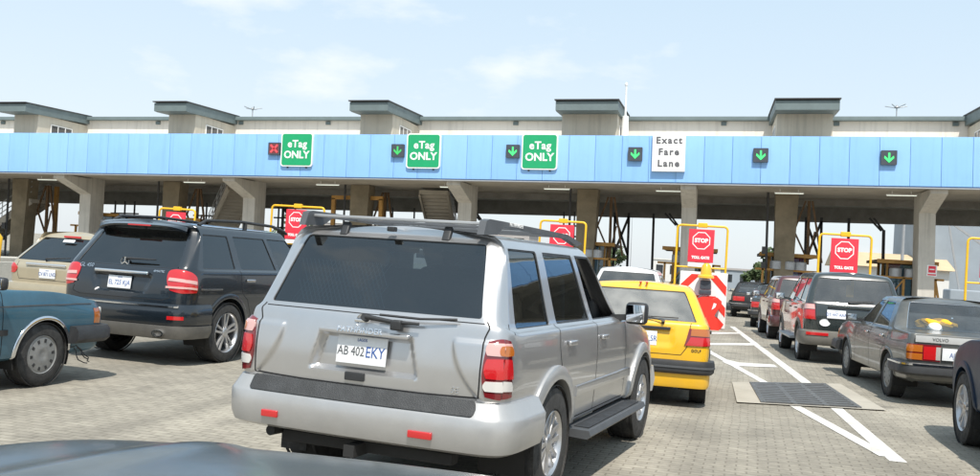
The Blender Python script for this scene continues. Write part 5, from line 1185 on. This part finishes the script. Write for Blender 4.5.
def volvo_saloon():
    root = empty('saloon_car', (3.364, 13.254, 0), .079, 'old dusty grey-green boxy saloon with yellow cloth on its rear shelf', 'car', 'cars queuing at the toll gates')
    c = saloon(root, M['volvo'], glass_m=M['gl_dust2'])
    hs = c.patch([c.ur(.43, .61), c.us(.15, .61), c.us(.15, .815), c.ur(.43, .815)], .012, .03, 'tail_light', M['darkred'], root, nu=16, nv=8)
    c.patch([c.ur(.66, .72), c.us(.145, .72), c.us(.145, .805), c.ur(.66, .805)], .018, .012, 'indicator_lens', M['amber'], hs, nu=8, nv=4)
    c.patch([c.ur(.66, .62), c.us(.145, .62), c.us(.145, .70), c.ur(.66, .70)], .018, .012, 'indicator_lens', M['amber'], hs, nu=8, nv=4)
    c.patch([c.ur(.50, .625), c.ur(.645, .625), c.ur(.645, .80), c.ur(.50, .80)], .018, .012, 'brake_lens', M['redlens'], hs, nu=8, nv=4)
    c.patch([c.ur(.435, .625), c.ur(.49, .625), c.ur(.49, .80), c.ur(.435, .80)], .018, .012, 'reversing_lens', M['duallens'], hs, nu=6, nv=4)
    b = MB(); b.box((0, 0, 0), (1.52, .012, .085), ch=.004); g = b.build('lit_boot_edge', M['bootlit'], root); g.location = c.on_rear(0, .888, .02)[0]  # added pale strip, light along the boot edge put into its colour
    text('VOLVO', .06, .002, M['black'], root, Matrix.Translation(c.on_rear(0, .888, .028)[0] + Vector((-.45, 0, 0))) @ face_mat((0, 0, 0), SOUTH), 'badge')
    c.plate(-.16, .71, .52, .16, [('LAGOS', .026, 0, .055, M['plate_blue']), ('AJ 314 EKY', .09, 0, -.01, M['plate_blue'])], off=.014)
    b = MB(); b.box((0, 1.00, .975), (1.35, .42, .02)); b.build('parcel_shelf', M['black'], root)
    bm = bmesh.new(); bmesh.ops.create_uvsphere(bm, u_segments=24, v_segments=16, radius=1.0)
    rnd = random.Random(3)
    for q in bm.verts: q.co = Vector((q.co.x * .30, q.co.y * .14, q.co.z * .09)) * (1 + .18 * math.sin(7 * q.co.x + 3 * q.co.y) + .1 * rnd.random())
    me = bpy.data.meshes.new('yellow_cloth'); bm.to_mesh(me); bm.free(); o = link('folded_cloth', me, M['cloth_y']); A = Matrix.Translation(root.location) @ Matrix.Rotation(.079, 4, 'Z')
    o.matrix_world = A @ Matrix.Translation((-.20, 1.12, 1.06)) @ Matrix.Scale(.85, 4); tag(o, 'crumpled yellow cloth lying behind the rear window of the grey-green saloon', 'cloth')
    bm = bmesh.new(); bmesh.ops.create_uvsphere(bm, u_segments=24, v_segments=12, radius=.11)
    for q in bm.verts:
        q.co.z = max(q.co.z, -.03) * .8
        if q.co.z < 0: q.co.x *= 1.15; q.co.y *= 1.4
    me = bpy.data.meshes.new('white_cap'); bm.to_mesh(me); bm.free(); me.polygons.foreach_set('use_smooth', [True] * len(me.polygons)); o = link('cap', me, M['cloth_w']); o.matrix_world = A @ Matrix.Translation((-.26, .99, 1.01)) @ Matrix.Scale(.9, 4); tag(o, 'small white cap in front of the yellow cloth, on the shelf of the grey-green saloon', 'cap')
    b = MB(); b.tube([(.4, .6, .28), (.4, .06, .29)], .025, 10); b.box((.2, .45, .30), (.8, .3, .13), ch=.04); b.build('exhaust_pipe', M['dark'], root)
volvo_saloon()

def blue_saloon():
    root = empty('saloon_car', (-7.50, 4.35, 0), -.07, 'faded blue saloon with grey hubcap, only its front showing at the left edge', 'car', 'cars queuing at the toll gates')
    c = saloon(root, M['blue'], L=4.66, chrome=2)
    c.patch([c.ur(.43, .61), c.us(.15, .61), c.us(.15, .815), c.ur(.43, .815)], .012, .03, 'tail_light', M['redlens'], root, nu=16, nv=8)
    c.sweep([c.us(y, .80) for y in (1.6, 2.4, 3.1, 3.9, 4.3)], [(0, -.006), (.006, -.005), (.006, .005), (0, .006)], 'side_strip', M['rackgrey'], relz=True, n=20)
    c.sweep([c.us(y, .56) for y in (1.55, 2.3, 3.16)], [(-.01, -.028), (.014, -.026), (.014, .026), (-.01, .028)], 'side_moulding', M['black'], relz=True, n=20)
    b = MB(); rr = random.Random(5)
    for k in range(4):
        a = Vector((.80, 3.98 + .05 * k, .36)); pts = [a]
        for j in range(6): a = a + Vector((rr.uniform(.0, .03), rr.uniform(-.02, .06), rr.uniform(-.05, .015))); pts.append(a)
        b.tube(pts, .006, 5)
    b.build('loose_wiring', M['black'], root)
blue_saloon()


# ---------------------------------------------------------------- tall cars of the right-hand and left-hand queues
def tall_car(root, paint, H=1.78, L=4.75, hw=.90, zb=1.14, glass_m=None, lower=None, wheel_r=.36, cell=.07, rails=False, tail='block', slant=.30, platew=('LAGOS', 'BX 618 FST'), bumper=None, plate_z=.96, rimn=5, mirrors=True):
    f = (H - 1.78)
    zr = H - .045
    sp = base_spec(L=L, hw=hw, z=[.36, .42, .64, .88, zb - .03], zrear=[.40, .46, .66, .9, zb], zfront=[.30, .38, .55, .72, .96], yr=[.16, .10, .07, .06, .10], yf=[L - .15, L - .05, L - .02, L - .06, L - .22],
        rc=(.12, .16), fc=(.28, .28), pb=[.40, 1.10, 1.24, 2.08, 2.16, 3.04], pt=[.40 + slant * .5, 1.05, 1.18, 1.92, 2.00, 2.42], w5=hw - .035, w6=hw - .17, w7=hw - .24, y5r=.13, y6r=.10 + slant, y7r=.14 + slant,
        z5=zb + .02, z5r=zb + .05, z6=H - .15, z6r=H - .13, z6f=H - .15, z7=zr - .01, zroof=H - .005, yc5=3.42, yc6=2.66, zc=zb - .06, rc5=.12, rc6=.10, wbelt=.985, hoodmid=zb - .04)
    c = Car(sp, root, paint); g = glass_m or M['gl_mid']
    wins = [dict(blk=(0, 1, 5, 6), sym='rear', name='rear_window', glass=g, mar=.01, rad=.06), dict(blk=(4, 5, 5, 6), name='quarter_window', glass=g, mar=.015, rad=.05),
            dict(blk=(6, 7, 5, 6), name='rear_door_window', glass=g, mar=.015, rad=.04), dict(blk=(8, 9, 5, 6), name='front_door_window', glass=g, mar=.015, rad=.04),
            dict(blk=(13, 14, 5, 6), sym='front', name='windscreen', glass=M['gl_clear'], mar=.02, rad=.06)]
    yw = (.96, L - .93); r = wheel_r; Ra = r + .06
    c.body(wins, [(y, r, Ra) for y in yw], cell=cell, rearfine=False)
    for y in yw: c.arch(y, r, Ra, wid=.05, out=.016, m=lower or paint)
    wheels(c, yw, r, .23, r * .62, Ra, 'spoke', rimn, inset=.01)
    interior(c, 2.2, 1.35, .78, hw - .06, M['seat'], 3.05, 1.28)
    side = c.us(.56, .58); path = [(0, 2), (1, 2), (1.5, 2), (2, 2), (2.5, 2), (3, 2), (side[0], 2)]
    bo = c.sweep(path, [(-.05, .39), (.03, .36), (.07, .42), (.08, .52), (.06, .62), (-.05, .66)], 'bumper', bumper or lower or paint, mirror='join', n=60)[0]
    if tail == 'block':
        hs = c.patch([c.ur(hw - .22, zb - .30), c.us(.24, zb - .30), c.us(.22, zb), c.ur(hw - .19, zb)], .012, .03, 'tail_light', M['darkred'], root, nu=14, nv=8)
        c.patch([c.ur(hw - .20, zb - .29), c.us(.23, zb - .29), c.us(.22, zb - .12), c.ur(hw - .19, zb - .12)], .018, .012, 'brake_lens', M['redlens'], hs, nu=10, nv=4)
        c.patch([c.ur(hw - .19, zb - .10), c.us(.23, zb - .10), c.us(.22, zb - .01), c.ur(hw - .18, zb - .01)], .018, .012, 'indicator_lens', M['pinklens'], hs, nu=10, nv=4)
    else:
        hs = c.patch([c.ur(hw - .30, zb - .22), c.us(.34, zb - .16), c.us(.26, zb - .02), c.ur(hw - .17, zb - .02)], .010, .03, 'tail_light', M['redlens'], root, nu=14, nv=8, rnd=.5)
    c.plate(0 if tail != 'block' else -.32, plate_z, .34, .16, [(platew[0], .026, 0, .055, M['plate_blue']), (platew[1], .085, 0, -.01, M['plate_blue'])], off=.012)
    b = MB(); b.box((0, 0, 0), (.85, .03, .05), ch=.014); gg = b.build('tailgate_garnish', M['chrome'] if tail != 'block' else paint, root); gg.location = c.on_rear(-.05, plate_z + .14, .02)[0]
    b = MB(); p0, p1 = c.on_rear(-.1, zb + .06, .04)[0], c.on_rear(.36, zb + .10, .035)[0]; b.tube([c.on_rear(-.1, zb + .05, 0)[0], p0, p1], [.018, .016, .008], 8); b.build('rear_wiper', M['black'], root)
    c.seam_rear([(0, .69), (hw - .26, .69), (hw - .22, .82), (hw - .20, zb + .02)], w=.008)
    for pts in ([(1.17, zb), (1.2, 1.0), (1.36, .8), (1.44, .6), (1.46, .47)], [(2.12, zb), (2.14, .47)], [(3.06, zb - .03), (3.12, .9), (3.14, .5)]): c.seam_side(pts, w=.008)
    for y in (1.42, 2.3): handle(c, y, zb - .12, paint)
    if mirrors: door_mirror(c, 2.92, zb + .04, paint)
    if rails:
        for sd in (1, -1):
            b = MB(); x = sd * (hw - .25); b.tube([(x, .6, H - .03), (x, .75, H + .03), (x, 1.6, H + .045), (x, 2.3, H + .02), (x, 2.45, H - .04)], .02, 8); b.build('roof_rail', M['black'], root, smooth=50)
    c.patch([c.uf(hw - .38, .70), c.us(L - .42, .74), c.us(L - .46, .90), c.uf(hw - .38, .86)], .008, .02, 'headlight', M['clearlens'], root, nu=12, nv=5)
    b = MB(); b.box((0, L - .01, .78), (.8, .06, .2), ch=.02); b.build('grille', M['black'], root)
    b = MB(); b.box((0, .35, .40), (1.1, .4, .1), ch=.03); b.build('muffler', M['dark'], root)
    return c, bo

root = empty('sport_utility_car', (2.591, 18.726, 0), .047, 'dark green sport utility car with low red bumper reflectors, just ahead of the grey-green saloon', 'car', 'cars queuing at the toll gates')
c, bo = tall_car(root, M['van'], H=1.79, lower=M['beige'], platew=('LAGOS', 'DT 447 AAA'), plate_z=.965, slant=.22, bumper=M['beige'])
c.sweep([(.5, 2), (.75, 2), (1, 2), (1.5, 2)], [(.05, .55), (.092, .55), (.092, .60), (.05, .61)], 'reflector', M['redlens'], parent=bo, n=16)
b = MB(); b.lathe([(-.003, .09), (.003, .09), (.003, .001)], (0, 0, 0), 'y', 20); o = b.build('sticker', M['plate'], root); o.location = c.on_rear(-.52, .80, .006)[0]; o.scale = (1.1, 1, .8)
b = MB(); b.box((-.02, .52, 1.42), (.14, .05, .24), ch=.03); b.box((.02, .52, 1.58), (.06, .04, .16), ch=.02); b.build('orange_toy', M['cloth_y'], root)
c.sweep([c.us(y, .44) for y in (1.5, 2.2, 3.0, 3.4)], [(-.03, .38), (.10, .38), (.11, .42), (-.03, .44)], 'running_board', M['gridmetal'], n=20)

root = empty('small_sport_utility_car', (2.32, 25.1, 0), .05, 'small dark maroon sport utility car just ahead of the dark green one', 'car', 'cars queuing at the toll gates')
tall_car(root, M['maroon'], H=1.72, L=4.3, hw=.86, zb=1.08, cell=.09, slant=.26, platew=('LAGOS', 'FG 309 KSF'), plate_z=.9)

root = empty('white_car', (-2.0, 21.6, 0), .0, 'white car ahead of the yellow taxi, showing only above its roof', 'car', 'cars queuing at the toll gates')
c, bo = tall_car(root, M['white'], H=1.64, L=4.6, hw=.86, zb=1.08, cell=.09, slant=.40, platew=('LAGOS', 'KR 552 SMK'), plate_z=.9)
b = MB(); b.box((0, .56, 1.555), (.30, .02, .03), ch=.004); b.build('high_brake_light', M['redlens'], root)
b = MB(); b.tube([(-.12, 2.2, 1.62), (-.14, 2.15, 2.9)], [.006, .003], 6); b.build('aerial', M['steel_dark'], root)

root = empty('estate_car', (-11.28, 13.85, 0), -.055, 'champagne gold rounded car half hidden by the black sport utility car', 'car', 'cars queuing at the toll gates')
c, bo = tall_car(root, M['gold'], H=1.58, L=4.7, hw=.90, zb=.98, cell=.07, slant=.52, tail='round', glass_m=M['gl_tint'], platew=('LAGOS', 'CV 871 LND'), plate_z=.81)
b = MB(); b.box((0, .60, 1.475), (.36, .03, .035), ch=.006); b.build('high_brake_light', M['redlens'], root)
b = MB(); b.box((0, .52, 1.40), (.24, .006, .06), rx=rad(-40)); o = b.build('window_sticker', M['plate'], root)

root = empty('sport_utility_car', (3.40, 6.58, 0), 0, 'dark navy car cut off by the right edge, behind the grey-green saloon', 'car', 'cars queuing at the toll gates')
tall_car(root, M['navy'], H=1.72, L=4.72, hw=.91, zb=1.10, platew=('LAGOS', 'HA 640 APP'), wheel_r=.365, mirrors=False)

# distant saloons in the right-hand queue, near the gate
for i, (x, y, a, mt, lb) in enumerate(((1.98, 30.6, .04, M['charcoal'], 'dark charcoal saloon under the canopy, fourth in the right-hand queue ahead of the maroon one'), (1.55, 38.0, .0, M['black'], 'black saloon furthest along the right-hand queue, beside the red and white barrier'))):
    root = empty('saloon_car', (x, y, 0), -a, lb, 'car', 'cars queuing at the toll gates')
    c = saloon(root, mt, chrome=False, cell=.1, L=4.5)
    c.patch([c.ur(.40, .66), c.us(.18, .66), c.us(.18, .83), c.ur(.40, .83)], .012, .03, 'tail_light', M['redlens'], root, nu=10, nv=4)
    c.plate(0, .74, .34, .15, [('LAGOS', .026, 0, .05, M['plate_blue'])], off=.012)

# ---------------------------------------------------------------- the car the picture is taken from: its bonnet
def own_car():
    root = empty('car_bonnet', (-.67, 0, 0), 0, 'shiny grey-blue car bonnet along the bottom edge of the picture', 'car', None)
    hw = .95; NX, NY = 61, 30; rows = []
    def pt(s, t):      # s across -1..1, t from cowl 0 to leading edge 1
        x = s * hw * (1 - .03 * t); lead = 2.20 - .12 * abs(s) ** 2.2
        y = .75 + (lead - .75) * t
        z = 1.105 - .07 * t ** 1.8 - .028 * t ** 10 - .012 * abs(s) ** 3 - .03 * abs(s) ** 14
        z += .010 * math.exp(-((abs(s) - .55) / .05) ** 2)      # pressed crease
        return (x, y, z)
    b = MB(); G = np.array([[pt(-1 + 2 * i / (NX - 1), j / (NY - 1)) for i in range(NX)] for j in range(NY)])
    e = G[-1].copy(); e1 = e + np.array([0, .02, -.03]); e2 = e + np.array([0, .0, -.10])
    b.grid(np.concatenate([G, [e1, e2]])); b.build('bonnet_panel', M['bonnet'], root, smooth=40)
    for sd in (1, -1):
        P = np.array([[(sd * (hw * (1 - .05 * t) + o), pt(1, t)[1], pt(1, t)[2] - dz) for o, dz in ((0, .002), (.045, .03), (.06, .12), (.06, .40), (.04, .62))] for t in np.linspace(0, 1, 20)])
        b = MB(); b.grid(P, flip=sd > 0); b.build('wing', M['bonnet'], root, smooth=40)
        make_wheel(root, (sd * .82, 1.25, .34), .34, .2, sd, .2)
    fr = np.array([[(s * hw * .96, pt(s, 1)[1] + dy, z) for s in np.linspace(-1, 1, 31)] for dy, z in ((-.01, .78), (.02, .70), (.10, .60), (.12, .42), (.04, .30))])
    b = MB(); b.grid(fr, flip=True); b.build('front_bumper', M['bonnet'], root, smooth=50)
    b = MB(); b.grid(np.array([[(s * hw * .6, pt(s, 1)[1] + .015, z) for s in np.linspace(-1, 1, 15)] for z in (.86, .72)])); b.build('grille', M['black'], root)
    for sd in (1, -1):
        b = MB(); b.grid(np.array([[(s * hw * .94 * sd, pt(s, 1)[1] + .014, z) for s in np.linspace(.63, 1, 8)] for z in (.84, .73)])); b.build('headlight', M['clearlens'], root)
    b = MB(); b.box((0, .66, 1.05), (1.7, .24, .04), ch=.01); b.box((0, 1.1, .55), (1.5, 1.6, .5), ch=.1); b.build('engine_bay', M['dark'], root)
own_car()
